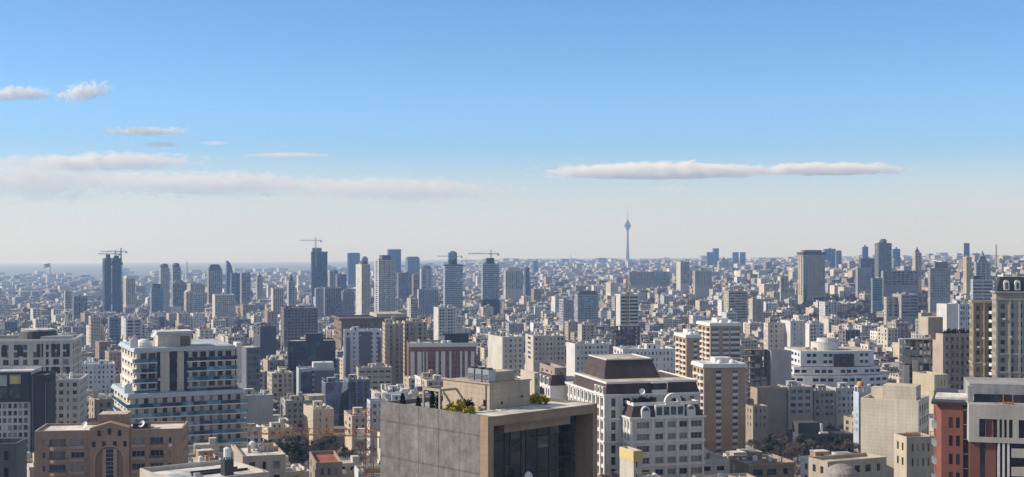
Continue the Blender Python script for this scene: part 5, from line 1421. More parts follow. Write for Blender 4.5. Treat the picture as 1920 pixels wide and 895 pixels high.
sky_tower('cream slab block with a white lit end wall, centre left', 'the lit end slab', 403, 2150, 553, 398, 440, (.52, .48, .42), (10, .45), None, 10, 590)
sky_tower('dark slate tower right of the blue sail tower', 'the dark slate tower', 434, 3100, 513, 431, 452, (.13, .15, .20), (6, .55), (2, .5), 22, 560)
sky_tower('olive grey square tower, second right of the blue sail tower', 'the olive square tower', 453, 3050, 512, 450, 470, (.30, .30, .28), (5, .5), (2, .4), 18, 545)
sky_tower('small cream tower with a pointed dark spire cap', 'the spired tower', 482, 3300, 520, 480, 493, (.40, .37, .33), (4, .4), (2, .4), 14, 545, crown=('spire', 10))
sky_tower('white lit edged tall block, left of the dark gabled tower', 'the white edged block', 512, 2350, 541, 508, 532, (.50, .46, .41), (5, .4), None, 15, 575)
sky_tower('pale tower with two dark stripes and a dark house shaped top', 'the dark gabled tower', 541, 2150, 528, 538, 554, (.42, .43, .45), (3, .55), (2, .4), 18, 575, crown=('spire', 12))
sky_tower('glassy dark tower under construction with an open framed top and crane', 'the crane topped glass tower', 585, 3200, 474, 583, 614, (.075, .09, .12), (9, .8), (2, .6), 28, 545, M_RDARK, None, M_CONC, (2, 2, 5), top=.6, crown=('fins', 3))
B = sky_tower('open framed concrete core above the dark glass tower', 'the open core', 586, 3230, 465, 584, 603, (.20, .20, .21), (5, .7), (2, .5), 3, 470, M_RDARK, None, M_CONC, (2, 2, 2), b=14)
tower_crane('pale tower crane on top of the dark glass tower', at(592, 500, 3190), (500 - 452) / FPX * 3190, 38, 15, R(180), M_STEEL, 2.6, .3)
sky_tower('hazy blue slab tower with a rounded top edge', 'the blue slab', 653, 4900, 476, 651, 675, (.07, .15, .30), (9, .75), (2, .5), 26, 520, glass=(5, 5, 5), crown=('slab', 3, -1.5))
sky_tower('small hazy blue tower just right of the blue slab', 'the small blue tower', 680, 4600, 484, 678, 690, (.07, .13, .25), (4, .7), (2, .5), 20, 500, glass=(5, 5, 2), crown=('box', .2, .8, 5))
sky_tower('white slab tower with a sunlit narrow left face', 'the white slab tower', 678, 2250, 496, 667, 694, (.56, .54, .50), (8, .5), None, 24, 580, crown=('box', .2, .7, 6))
sky_tower('tall white ribbed tower with a sunlit left face and dark top', 'the white ribbed tower', 710, 2200, 488, 702, 742, (.50, .49, .47), (10, .55), (1, .4), 26, 570, crown=('box', .25, .75, 8))
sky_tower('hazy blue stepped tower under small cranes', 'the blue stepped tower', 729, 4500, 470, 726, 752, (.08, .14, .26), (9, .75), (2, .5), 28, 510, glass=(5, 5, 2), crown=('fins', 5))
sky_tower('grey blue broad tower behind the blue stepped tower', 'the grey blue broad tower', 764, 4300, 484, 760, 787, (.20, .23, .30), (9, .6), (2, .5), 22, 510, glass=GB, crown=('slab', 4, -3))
sky_tower('violet grey stepped block, right of the white ribbed tower', 'the violet stepped block', 747, 3000, 512, 744, 772, (.20, .20, .24), (8, .5), (2, .4), 16, 545)
sky_tower('rust topped block in the middle of the skyline', 'the rust topped block', 775, 2900, 518, 772, 786, (.30, .20, .16), (4, .45), (2, .4), 16, 545, crown=('hip', 5, .2))
sky_tower('striped white block with three pale fins, right of the rust topped block', 'the three finned block', 790, 2950, 505, 787, 811, (.44, .44, .47), (4, .5), (2, .4), 16, 545, crown=('hip', 8, .3))
sky_tower('white glass striped tower with a hazy blue drum behind it', 'the striped glass tower', 834, 2400, 499, 831, 868, (.50, .53, .57), (12, .85), (3, .7), 24, 575, sill_=None) if False else sky_tower('white glass striped tower in front of a hazy blue drum', 'the striped glass tower', 834, 2400, 499, 831, 868, (.46, .49, .53), (10, .86), (3, .7), 22, 575, glass=(5, 3, 3, 2), crown=('slab', 2.5, .8))
sky_tower('dark crane base block on the white glass striped tower', 'the crane base block', 842, 2420, 488, 841, 857, (.10, .10, .12), (3, .5), None, 2, 500, b=12)
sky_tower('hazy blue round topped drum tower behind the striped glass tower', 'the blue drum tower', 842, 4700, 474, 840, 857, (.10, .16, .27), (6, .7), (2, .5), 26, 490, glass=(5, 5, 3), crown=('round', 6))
B = sky_tower('striped glass tower with a dark base and a dark crane cabin crown', 'the dark based glass tower', 905, 2300, 495, 902, 936, (.40, .43, .48), (10, .86), (3, .7), 18, 575, glass=(5, 3, 3, 2), crown=('box', .25, .72, 10, M_RDARK))
part(B, 'dark_base', M_DARK, None, [(-.8, B.a + .8, -.8, -.05, 4, B.h - 62), (-.8, -.05, -.05, B.b, 4, B.h - 62)])
tower_crane('dark tower crane over the dark based glass tower', at(921, 492, 2302), (492 - 477) / FPX * 2302, 40, 14, R(178), M_DARK, 2.2, .25)
tower_crane('thin grey tower crane over the striped glass tower', at(855, 500, 2405), (500 - 482) / FPX * 2405, 34, 12, R(174), M_DARK, 1.8, .18)
tower_crane('small distant tower crane right of the blue drum tower', at(874, 520, 3600), (520 - 490) / FPX * 3600, 26, 14, R(8), M_STEEL, 2.2, .25)
sky_tower('pale stone block with arched dark openings, right of the glass towers', 'the arched pale block', 948, 3100, 508, 944, 981, (.46, .43, .38), (9, .5), (2, .4), 12, 540, crown=('hip', 8, .25, M_WALL))
sky_tower('navy slab beside the arched pale block', 'the navy slab', 985, 3300, 502, 982, 993, (.10, .12, .17), (4, .55), (2, .5), 12, 530)
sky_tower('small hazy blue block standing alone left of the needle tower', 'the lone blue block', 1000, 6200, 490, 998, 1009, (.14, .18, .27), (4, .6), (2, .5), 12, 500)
sky_tower('long grey slab of flats with a dark roof line below the needle tower', 'the long grey slab', 1180, 3300, 510, 1176, 1256, (.36, .34, .33), (26, .5), (2, .4), 9, 540, M_RDARK)
sky_tower('slab tower with a white sunlit left face, right of the long grey slab', 'the sunlit slab', 1276, 3000, 491, 1268, 1293, (.50, .47, .42), (6, .45), None, 14, 535)
sky_tower('wide beige block right of the sunlit slab', 'the wide beige block', 1303, 2900, 508, 1299, 1335, (.40, .37, .32), (10, .45), (2, .4), 10, 545)
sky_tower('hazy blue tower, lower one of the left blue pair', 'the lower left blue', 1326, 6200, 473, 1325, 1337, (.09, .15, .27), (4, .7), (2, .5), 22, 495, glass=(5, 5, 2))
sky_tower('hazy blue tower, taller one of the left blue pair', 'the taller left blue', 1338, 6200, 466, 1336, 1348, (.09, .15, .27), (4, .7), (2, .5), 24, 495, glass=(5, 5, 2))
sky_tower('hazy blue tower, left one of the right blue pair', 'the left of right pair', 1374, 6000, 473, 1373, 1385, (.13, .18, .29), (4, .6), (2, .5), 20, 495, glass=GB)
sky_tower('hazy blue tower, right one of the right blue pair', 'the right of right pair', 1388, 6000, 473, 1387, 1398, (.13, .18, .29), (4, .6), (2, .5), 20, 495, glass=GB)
sky_tower('stepped white pyramid shaped building below the blue pairs', 'the white pyramid', 1348, 5200, 490, 1345, 1368, (.44, .42, .42), (7, .5), (2, .4), 6, 505, crown=('spire', 16, M_WALL))
B = sky_tower('big beige tower with a bright left face and a black overhanging roof', 'the big beige tower', 1506, 2270, 478, 1496, 1547, (.42, .375, .29), (9, .5), (2, .45), 20, 545, M_RDARK, None, crown=('slab', 4.5, 1.5, M_RDARK))
part(B, 'blue_strip', M_GBLUE, None, [(B.a * .02, B.a * .16, -.3, 0, 6, B.h - 2)]); part(B, 'glazed_base', M_GTEAL, None, [(B.a * .5, B.a * .98, -1.2, -.02, 0, 14)])
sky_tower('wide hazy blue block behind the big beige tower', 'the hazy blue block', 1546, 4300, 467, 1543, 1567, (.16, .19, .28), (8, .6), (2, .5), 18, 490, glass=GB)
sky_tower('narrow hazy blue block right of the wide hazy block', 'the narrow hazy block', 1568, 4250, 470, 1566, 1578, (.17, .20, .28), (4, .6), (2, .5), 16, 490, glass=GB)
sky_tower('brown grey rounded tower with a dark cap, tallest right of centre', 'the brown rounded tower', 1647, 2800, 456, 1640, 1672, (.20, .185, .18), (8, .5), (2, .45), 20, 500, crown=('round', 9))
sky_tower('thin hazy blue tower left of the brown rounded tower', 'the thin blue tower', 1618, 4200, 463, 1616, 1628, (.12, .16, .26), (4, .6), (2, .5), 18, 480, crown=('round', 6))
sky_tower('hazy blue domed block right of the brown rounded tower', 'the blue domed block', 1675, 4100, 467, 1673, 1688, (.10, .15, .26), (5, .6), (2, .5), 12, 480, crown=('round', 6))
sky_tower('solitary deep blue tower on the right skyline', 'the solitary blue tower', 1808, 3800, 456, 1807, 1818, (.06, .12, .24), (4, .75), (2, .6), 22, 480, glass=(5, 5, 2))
sky_tower('cream sunlit block on the right skyline with a small turret', 'the turreted cream block', 1716, 2300, 474, 1711, 1728, (.50, .45, .36), (4, .4), (2, .3), 12, 500, crown=('spire', 9))
sky_tower('grey office with a teal glass centre and stone frame', 'the teal centred office', 1744, 1750, 503, 1740, 1782, (.36, .345, .34), (9, .5), (2, .4), 11, 545, crown=('box', .25, .9, 8, M_WALL))
part(B, 'roof_house', M_CONC, (.2, .2, .2), [(B.a * .1, B.a * .9, B.b * .2, B.b * .8, B.h + 4.5, B.h + 8)])
B = sky_tower('pale grey stepped tower with a pyramid top on the right hillside', 'the stepped hillside tower', 1830, 1900, 492, 1826, 1858, (.40, .385, .36), (7, .5), (2, .4), 14, 545, crown=('spire', 14, M_WALL))
sky_tower('white block with two bays in front of the stepped hillside tower', 'the two bay white block', 1824, 1350, 524, 1820, 1862, (.46, .46, .47), (8, .5), (2, .4), 9, 552, crown=('box', .05, .45, 3.5))
sky_tower('golden sunlit narrow block below the solitary blue tower', 'the golden narrow block', 1812, 2100, 482, 1806, 1822, (.50, .42, .28), (3, .35), (2, .3), 12, 530)
sky_tower('dark slate block left of the brown rounded tower', 'the dark slate block', 1614, 2700, 485, 1610, 1640, (.13, .125, .15), (7, .55), (2, .4), 11, 510)
sky_tower('lilac grey block with square windows right of the big beige tower', 'the lilac grey block', 1608, 2200, 502, 1604, 1634, (.34, .33, .38), (7, .45), (2, .4), 10, 540)
sky_tower('white and brown block with open balconies above the tree belt', 'the brown balcony block', 1662, 1480, 557, 1657, 1689, (.44, .41, .37), (3, .6), (2, .3), 6, 595)
sky_tower('plain grey block joined right of the brown balcony block', 'the plain grey block', 1690, 1475, 552, None, 1722, (.33, .32, .32), (3, .25), None, 7, 595, b=20)
sky_tower('block with a teal glazed front at the edge of the tree belt', 'the teal fronted block', 1636, 1900, 522, 1633, 1655, (.22, .29, .32), (6, .75), (2, .5), 9, 555, glass=(6, 5, 2))
sky_tower('long grey hillside block with a dark flat roof behind the teal front', 'the flat hillside block', 1656, 2000, 508, 1652, 1722, (.28, .27, .29), (16, .5), None, 6, 545)
sky_tower('beige gridded block with a sunlit left edge, right of centre', 'the gridded beige block', 1366, 1700, 546, 1357, 1402, (.44, .40, .33), (9, .55), (2, .3), 11, 590)
sky_tower('narrow block with a cream blank lit side, right of the gridded block', 'the cream sided block', 1411, 1620, 561, 1404, 1432, (.46, .41, .34), (5, .45), None, 8, 595)
sky_tower('white office slab at the foot of the gridded beige block', 'the white foot slab', 1362, 1450, 586, 1354, 1382, (.58, .57, .55), (6, .7), None, 6, 612, glass=(2, 3, 3))
sky_tower('cream block with tall dark slots, left of the big beige tower', 'the slotted cream block', 1464, 2250, 518, 1462, 1478, (.44, .385, .30), (2, .5), (1, .4), 8, 548)
sky_tower('white ribbed block beside the construction frame, centre right', 'the white ribbed block', 1163, 1250, 552, 1155, 1198, (.56, .54, .51), (8, .55), None, 12, 602)
sky_tower('grey glazed block with a dark pitched roof, centre', 'the pitched roof block', 1083, 1900, 553, 1077, 1122, (.34, .37, .40), (9, .6), (2, .4), 10, 590, crown=('hip', 5, .12))
sky_tower('pale slab with open dark side balconies, left of the pitched roof block', 'the open sided slab', 1056, 1800, 562, 1048, 1076, (.40, .40, .41), (5, .5), (2, .6), 10, 592)
sky_tower('white stepped block with a narrow bright left edge, centre', 'the bright edged block', 822, 1480, 577, 813, 856, (.54, .53, .52), (6, .6), None, 9, 612)
sky_tower('cream ribbed tower, centre left foreground of the skyline', 'the cream ribbed tower', 770, 1900, 560, 763, 784, (.48, .44, .37), (4, .4), (2, .3), 9, 588, crown=('round', 5, M_WALL))
sky_tower('glassy pale fronted slab left of the striped glass tower', 'the pale fronted slab', 785, 2300, 543, 782, 822, (.34, .37, .42), (11, .5), None, 12, 582, glass=GB)
sky_tower('brown grey ribbed tower left of the white slab tower', 'the brown ribbed tower', 609, 2350, 540, 606, 640, (.30, .27, .27), (9, .5), (2, .4), 14, 580)
sky_tower('pale glazed tower joined left of the brown ribbed tower', 'the pale glazed tower', 592, 2300, 541, 590, 607, (.36, .40, .46), (5, .6), (2, .5), 14, 580, glass=GB)
sky_tower('dark gabled block right of the brown ribbed tower', 'the dark gabled block', 643, 2300, 548, 640, 664, (.22, .23, .27), (6, .5), (2, .4), 12, 582, crown=('hip', 5, .2))
sky_tower('pale flat faced block standing behind the crane topped glass tower', 'the pale flat block', 618, 3300, 507, 615, 634, (.40, .41, .42), (5, .4), (2, .3), 12, 540)
sky_tower('grey violet block standing left of the white slab tower', 'the grey violet block', 632, 3000, 515, 629, 650, (.19, .20, .25), (6, .5), (2, .4), 12, 545)
sky_tower('brown concrete frame tower with a dark centre, left middle ground', 'the brown frame tower', 532, 1500, 578, 526, 596, (.20, .175, .17), (10, .6), (2, .4), 10, 618, M_RDARK, glass=(2, 2, 3))
sky_tower('square grey block with a pale left wall, middle left', 'the square grey block', 138, 2300, 556, 136, 164, (.24, .25, .28), (6, .5), (2, .4), 9, 590)
sky_tower('thin block with a dark red left stripe, far left', 'the red striped block', 122, 2700, 546, 120, 134, (.40, .40, .43), (3, .5), (2, .4), 10, 580)
sky_tower('blue glass block below the dark twin tower', 'the low blue glass block', 205, 1450, 596, 202, 226, (.22, .28, .34), (6, .6), (2, .5), 8, 622, glass=GB)
sky_tower('white block with a striped front right of the low blue glass block', 'the striped white block', 236, 1380, 598, 231, 266, (.52, .52, .53), (4, .5), (2, .3), 7, 625)
sky_tower('cream grouped flats left of the low blue glass block', 'the cream grouped flats', 170, 1420, 594, 166, 190, (.46, .42, .35), (4, .4), (2, .4), 8, 622)

# the blue sail shaped tower
def sail_tower():
    D = 3150; B = Bld('sail_tower', 'thin blue glass tower shaped like a sail', 'tower', 425, D, 489, 10, 423, 437, vis=560, phrase='the blue sail tower')
    a, b, h = B.a, max(B.b, 10), B.h
    prof = [(0, 0)] + [(a, h * .72)] + [(a - a * (q / 8) ** 1.6, h * .72 + h * .28 * math.sin(math.pi / 2 * q / 8)) for q in range(1, 9)]
    prof = [(0, 0), (a, 0)] + prof[1:]
    mb = MB(); i = 0; n = len(prof)
    mb.v = [(x, 0, z) for x, z in prof] + [(x, b, z) for x, z in prof]
    mb.f = [tuple(range(n)), tuple(range(2 * n - 1, n - 1, -1))] + [(k, n + k, n + (k + 1) % n, (k + 1) % n) for k in range(n)]; mb.m = [0] * (n + 2)
    mb.build('glass_hull', M_GBLUE, B.root)
    mb = MB()
    for k in range(1, 18): mb.box(-.2, a * (1 if k < 13 else .7), -.3, -.02, h * k / 20, h * k / 20 + .6)
    mb.build('floor_band', M_STEEL, B.root)
sail_tower()

def needle_tower():
    D = 10900; s = D / FPX
    base = at(1177, 493, D); Z = lambda y: (493 - y) * s
    t = thing('telecom_tower', 'tall slender concrete telecom tower with a diamond shaped head and long antenna', 'tower', base)
    VIEW.append((1160, 1195, 390, 488, D, 'the needle tower', t))
    mb = MB(); mb.lathe(0, 0, [(12, -20), (11.5, 0), (10, Z(475)), (8.6, Z(455)), (7.8, Z(432))], 16); mb.build('shaft', M_CONC, t, (.12, .125, .135))
    for k in range(4):
        mb = MB(); an = k * math.pi / 2 + .4; c, q = math.cos(an), math.sin(an)
        p = [(7, 0), (19, 0), (11.5, Z(470)), (7, Z(440))]
        for off in (-1.5, 1.5): mb.quad([(c * r_ - q * off, q * r_ + c * off, z) for r_, z in (p if off < 0 else p[::-1])])
        for (r0, z0), (r1, z1) in zip(p[1:], p[2:]): mb.quad([(c * r0 + q * 1.5, q * r0 - c * 1.5, z0), (c * r0 - q * 1.5, q * r0 + c * 1.5, z0), (c * r1 - q * 1.5, q * r1 + c * 1.5, z1), (c * r1 + q * 1.5, q * r1 - c * 1.5, z1)])
        mb.build('buttress', M_CONC, t, (.12, .125, .135))
    mb = MB(); mb.lathe(0, 0, [(7.8, Z(433)), (14, Z(429.5)), (26, Z(425)), (28, Z(423.5)), (26, Z(422)), (16, Z(418)), (8, Z(415)), (5, Z(413)), (3.6, Z(411))], 20); mb.build('head', M_GDARK, t)
    mb = MB()
    for y in (428, 425.5, 421, 418.5): 
        r_ = {428: 18.5, 425.5: 25.2, 421: 24, 418.5: 17.8}[y]; mb.cyl(0, 0, Z(y), Z(y) + 1.6, r_, n=20)
    mb.build('floor_ring', M_STEEL, t)
    mb = MB(); mb.lathe(0, 0, [(3.6, Z(411.5)), (2.6, Z(402)), (2.2, Z(402)), (1.6, Z(393)), (.9, Z(387))], 8); mb.build('antenna', M_STEEL, t)
    mb = MB(); mb.cyl(0, 0, -22, 12, 46, 40, 20); mb.cyl(0, 0, 12, 26, 30, 24, 20); mb.build('podium', M_CONC, t, (.13, .135, .14))
needle_tower()

def flag_pole():
    D = 4200; s = D / FPX
    t = thing('flagpole', 'very tall flagpole flying a large tricolour flag, far left', 'flagpole', at(94, 530, D))
    mb = MB(); mb.tube((0, 0, -10), (0, 0, 36 * s), 1.7, 1.1, 8); mb.build('pole', M_STEEL, t)
    H = 35 * s
    for k, (nm, c) in enumerate((('red_band', (.35, .05, .04)), ('white_band', (.6, .6, .6)), ('green_band', (.05, .20, .08)))):
        mb = MB(); n = 10
        for q in range(n):
            f = lambda u: (-u * 13.0 * s, 2.0 * math.sin(u * 7), -3.0 * s * u)
            p0, p1 = f(q / n), f((q + 1) / n)
            z0 = H - 7 * s + k * 2.1 * s
            mb.quad([(p0[0], p0[1], z0 + p0[2] + 2 * s), (p0[0], p0[1], z0 + 2.1 * s + p0[2] + 2 * s), (p1[0], p1[1], z0 + 2.1 * s + p1[2] + 2 * s), (p1[0], p1[1], z0 + p1[2] + 2 * s)])
        mb.build(nm, plain_mat('flag_' + nm, c), t)
flag_pole()
def thin_mast(label, px, y0, y1, D, w=3.0):
    t = thing('lattice_mast', label, 'mast', at(px, y0, D), 0, 'thin masts on the skyline')
    mb = MB(); lattice(mb, (0, 0, 0), (0, 0, (y0 - y1) / FPX * D), w, w * 2, .28); mb.build('lattice_frame', M_STEEL, t)
    mb = MB(); mb.box(-w * .7, w * .7, -w * .7, w * .7, 0, 3); mb.build('base', M_CONC, t, (.3, .3, .3))
thin_mast('thin lattice mast left of the needle telecom tower', 1070, 512, 478, 4200)
thin_mast('thin lattice mast left of the blue sail tower', 351, 520, 490, 4000, 2.4)
thin_mast('thin lattice mast on the far right skyline', 1868, 500, 458, 2300, 1.6)
# construction site with its mast, centre right
B = skeleton('brown open construction frame with dark floors, centre right', 'the construction frame', 1150, 1000, 612, 12, 1146, 1200, 9, 6, 3, (.22, .19, .17), 655, .2, fh=3.2)
tower_crane('brown lattice crane mast rising from the construction frame', at(1176, 650, 1012), (650 - 535) / FPX * 1012, 9, 5, R(60), M_RUST, 2.0, .13)
tower_crane('rust coloured lattice crane mast, right of the construction frame', at(1289, 640, 1300), (640 - 562) / FPX * 1300, 12, 6, R(70), M_RUST, 2.4, .16)
# the orange crane in front
tower_crane('orange lattice tower crane with a long jib across the lower left houses', at(691, 960, 292), (960 - 822) / FPX * 292, 29, 5.5, R(172), M_ORANGE, 1.8, .10)
# ================================================================= ordinary houses and blocks: the town between
PAL = [('beige', (.46, .41, .335)), ('cream', (.55, .49, .40)), ('white', (.66, .65, .62)), ('pale grey', (.46, .46, .46)), ('tan', (.40, .33, .25)),
       ('brown', (.27, .20, .155)), ('grey', (.32, .32, .325)), ('pinkish', (.45, .36, .31)), ('sand', (.50, .43, .33)), ('dark grey', (.16, .16, .17)), ('off white', (.58, .56, .52)), ('brick red', (.29, .15, .11))]
PW = [9, 9, 10, 8, 5, 4, 6, 3, 6, 3, 8, 1]
ROOFS = [('white', M_RWHITE), ('grey', M_RGREY), ('tan', M_RTAN), ('dark', M_RDARK)]
fr = random.Random(77)
TH = R(14); CT, ST = math.cos(TH), math.sin(TH)
def belt(X, D):
    """share of trees instead of houses at a place"""
    px = 960 + X / D * FPX
    if 1480 < px < 1790 and 1650 < D < 2550: return .92
    if 440 < px < 730 and 1900 < D < 2250: return .75
    if 900 < px < 1270 and 3900 < D < 4700: return .6
    if 1200 < px < 1330 and 2300 < D < 2900: return .5
    if 1480 < px < 1760 and 1050 < D < 1650: return .4
    if 1395 < px < 1612 and 480 < D < 690: return 1.0
    if 455 < px < 708 and 470 < D < 660: return 1.0
    if 700 < px < 960 and 1250 < D < 1550: return .5
    if 440 < px < 560 and 1150 < D < 1600: return .6
    if 60 < px < 260 and 3600 < D < 4300: return .8
    if 1300 < px < 1500 and 3800 < D < 5000: return .7
    if 1330 < px < 1480 and 2100 < D < 2700: return .3
    if 920 < px < 1150 and 2700 < D < 3400: return .35
    return .3
def clear(cx, cy, rad):
    for f in FOOT:
        if abs(f[0] - cx) > f[2] + rad + 5 or abs(f[1] - cy) > f[2] + rad + 5: continue
        dx, dy = cx - f[3], cy - f[4]
        x = dx * f[5] + dy * f[6]; y = -dx * f[6] + dy * f[5]
        if -rad < x < f[7] + rad and -rad < y < f[8] + rad: return False
    return True
lots = []; trees_far = []
# open ground the photo shows between the houses
VIEW.append((462, 705, 800, 882, 560, None, None)); VIEW.append((1402, 1608, 800, 864, 560, None, None))
VIEW_NEAR_LAST = sorted(VIEW, key=lambda q: q[3] if q[3] else 0)
def lay(D0, D1, lot, gap, hmin, hmax, margin=60, skip=.0):
    u0 = -D1 * .55; v = D0 * .8
    pitch = lot + gap
    nu = int(D1 * 1.3 / pitch); nv = int(D1 * 1.3 / pitch)
    for j in range(nv):
        for i in range(nu):
            if i % 4 == 3 and fr.random() < .75: continue
            if j % 3 == 2 and fr.random() < .35: continue
            x = (i - nu * .45) * pitch + fr.uniform(-1, 1) * gap * .5
            y = j * pitch + fr.uniform(-1, 1) * gap * .5
            X = CT * x - ST * y; Y = ST * x + CT * y
            if not (D0 <= Y < D1): continue
            px = 960 + X / Y * FPX
            if px < -margin or px > 1920 + margin: continue
            if Y > 6000 and px < 900 and fr.random() < (Y - 6000) / 6500: continue
            q = belt(X, Y)
            if fr.random() < q: trees_far.append((X, Y, lot)); continue
            if fr.random() < skip: continue
            a = lot * fr.uniform(.72, 1.0); b = lot * fr.uniform(.75, 1.05)
            h = fr.triangular(hmin, hmax, hmin + (hmax - hmin) * .35)
            k = fr.random()
            if D0 >= 1200 and k < .07: h *= fr.uniform(1.4, 2.2)
            if not clear(X, Y, lot * .62): continue
            zg = ground_z(X, Y)
            # do not hide what the photo shows behind this lot
            hw = (a * CT + b * ST) / 2 / Y * FPX
            ok = True
            for (x0, x1, yt, yv, D, ph, rt) in VIEW_NEAR_LAST:
                if D <= Y or px + hw < x0 or px - hw > x1: continue
                lim = (EYE - (yv - 3)) / FPX * Y - zg
                if h > lim: h = lim
                elif rt is not None and D - Y < 260 and Y < 1300 and lim < 48 and h < lim * .9 and fr.random() < .75: h = min(lim, 30) * fr.uniform(.8, 1.0)
            if h < 5.5: ok = False
            if not ok:
                if fr.random() < .6: trees_far.append((X, Y, lot))
                continue
            lots.append([X, Y, a, b, h, zg, fr.choices(range(len(PAL)), PW)[0], TH + max(0.0, math.atan2(-X, Y)) * .9 + R(fr.choice((0, 0, 0, 90, fr.uniform(-12, 14))))])
lay(345, 470, 17, 6, 13, 24)
lay(470, 1250, 16, 5, 8, 20)
lay(1250, 2300, 18, 6, 8, 22)
lay(2300, 4200, 23, 10, 9, 25, 20)
lay(4200, 8000, 36, 20, 10, 26, 10)
lay(8000, 12500, 70, 60, 10, 30, 10)

# which of them show largest: paint everything far to near on a small raster
W_, H_ = 960, 448
ras = np.full((H_, W_), -1, int)
items = [(Y, 'L', k) for k, (X, Y, *_r) in enumerate(lots)] + [(v[4], 'V', k) for k, v in enumerate(VIEW)]
items.sort(key=lambda q: -q[0])
for Y, t, k in items:
    if t == 'L':
        X, Y, a, b, h, zg, c, th = lots[k]
        hw = (a * abs(math.cos(th)) + b * abs(math.sin(th))) / 2; x0 = 960 + (X - hw) / Y * FPX; x1 = 960 + (X + hw) / Y * FPX
        y0 = EYE - (zg + h) / (Y + b / 2) * FPX; y1 = EYE - zg / (Y - b / 2) * FPX; idn = k
    else:
        x0, x1, y0, _, D, ph, rt = VIEW[k]; y1 = 900; idn = -2
        if rt is None: continue
    X0, X1 = max(0, int(x0 / 2)), min(W_, int(x1 / 2) + 1); Y0, Y1 = max(0, int(y0 / 2)), min(H_, int(y1 / 2) + 1)
    if X1 > X0 and Y1 > Y0: ras[Y0:Y1, X0:X1] = idn
ids, cnt = np.unique(ras[ras >= 0], return_counts=True)
shown = dict(zip(ids.tolist(), cnt.tolist()))
order = sorted(shown, key=lambda k: -shown[k])
SINGLE = order[:232]
centre = {}
for k in SINGLE:
    ys, xs = np.where(ras == k); centre[k] = (xs.mean() * 2, ys.mean() * 2)

NUMW = {1: 'one', 2: 'two', 3: 'three', 4: 'four', 5: 'five'}
def windows_for(L, rg): return (max(1, int(L / rg.choice((3.2, 3.8, 4.4)))), rg.uniform(.38, .56), .7)
used = {}
infos = []
for k in SINGLE:
    X, Y, a, b, h, zg, c, th = lots[k]
    rg = random.Random(k * 31 + 5)
    cn, cc = PAL[c]
    g_m = rg.uniform(.9, 1.18); cc = tuple(min(.72, v * g_m) for v in cc)
    near = Y < 900
    fh = rg.choice((3.1, 3.3, 3.5)); H = h + 1.5
    mb = MB(); cells = []
    blank_l = rg.random() < .45
    sides = {'f': windows_for(a, rg), 'l': None if blank_l else (max(1, int(b / 5)), .35, .7), 'r': (max(1, int(b / 5)), .35, .7), 'b': None}
    swap = math.degrees(th) > 80
    if swap: sides = {'l': windows_for(b, rg), 'b': None if blank_l else (max(1, int(a / 5)), .35, .7), 'f': (max(1, int(a / 5)), .35, .7), 'r': None}
    ri = rg.choices(range(4), (5, 4, 4, 1.6))[0]
    wallm = rg.choice((M_WALL, M_WALL, M_STONE, M_CONC if cn in ('grey', 'pale grey') else M_WALL))
    shell(mb, -a / 2, a / 2, -b / 2, b / 2, 0, H, fh, 6, sides, rg, rg.uniform(.9, 1.5), 0, 1, (2, 2, 3, 4), .8, rg.choice((.28, .2, .34)), rg.choice((.84, .9, .78)), cells, .3, rg.choice((0, .15, .3)), .05)
    nm = 'house' if h < 10.5 else 'apartment_building'
    o = mb.build(nm, [wallm, ROOFS[ri][1], M_GDARK, M_GMID, M_GCURT], None, cc, merge=True)
    o.location = (X, Y, zg - 1.5); o.rotation_euler = (0, 0, th)
    if near: add_windows(o, cells, rg, rg.choice('ld'), 'ddmc', 40)
    tanks = rg.choice((0, 0, 1, 2, 3)); cool = rg.choice((0, 1, 2, 3)) if Y < 1300 else 0
    if Y > 1300: tanks = min(tanks, 1)
    dish = 1 if near and rg.random() < .3 else 0
    hutc = rg.choice((cc, (.5, .46, .4), (.4, .28, .2), (.6, .6, .58)))
    feats = roof_kit(o, -a / 2 + .6, a / 2 - .6, -b / 2 + .6, b / 2 - .6, H - .8, rg, hutc, rg.random() < .85, tanks, cool, dish)
    bal = False
    if Y < 1100 and rg.random() < .4 and not swap:
        bal = True
        x0 = rg.choice((-a * .42, -a * .1, a * .12)); x1 = x0 + a * .28
        n = max(0, min(6, int((H - 1.2) / fh)))
        for q in range(n):
            z = H - 1.2 - fh * (q + 1)
            if z < 1: continue
            m2 = MB(); m2.box(x0, x1, -b / 2 - 1.2, -b / 2, z - .2, z); m2.box(x0, x1, -b / 2 - 1.2, -b / 2 - 1.1, z, z + .95); m2.box(x0, x0 + .1, -b / 2 - 1.1, -b / 2, z, z + .95); m2.box(x1 - .1, x1, -b / 2 - 1.1, -b / 2, z, z + .95)
            m2.build('balcony', M_WALL, o, tuple(v * .92 for v in cc))
    if rg.random() < .35:
        m2 = MB(); z = H - .02; ring_box(m2, -a / 2, a / 2, -b / 2, b / 2, z - .7, z + .12, .28); m2.build('cornice', M_WALL, o, tuple(min(.7, v * 1.15) for v in cc))
    infos.append((k, o, cn, ROOFS[ri][0], tanks, feats, bal, h, blank_l and not swap, nm))

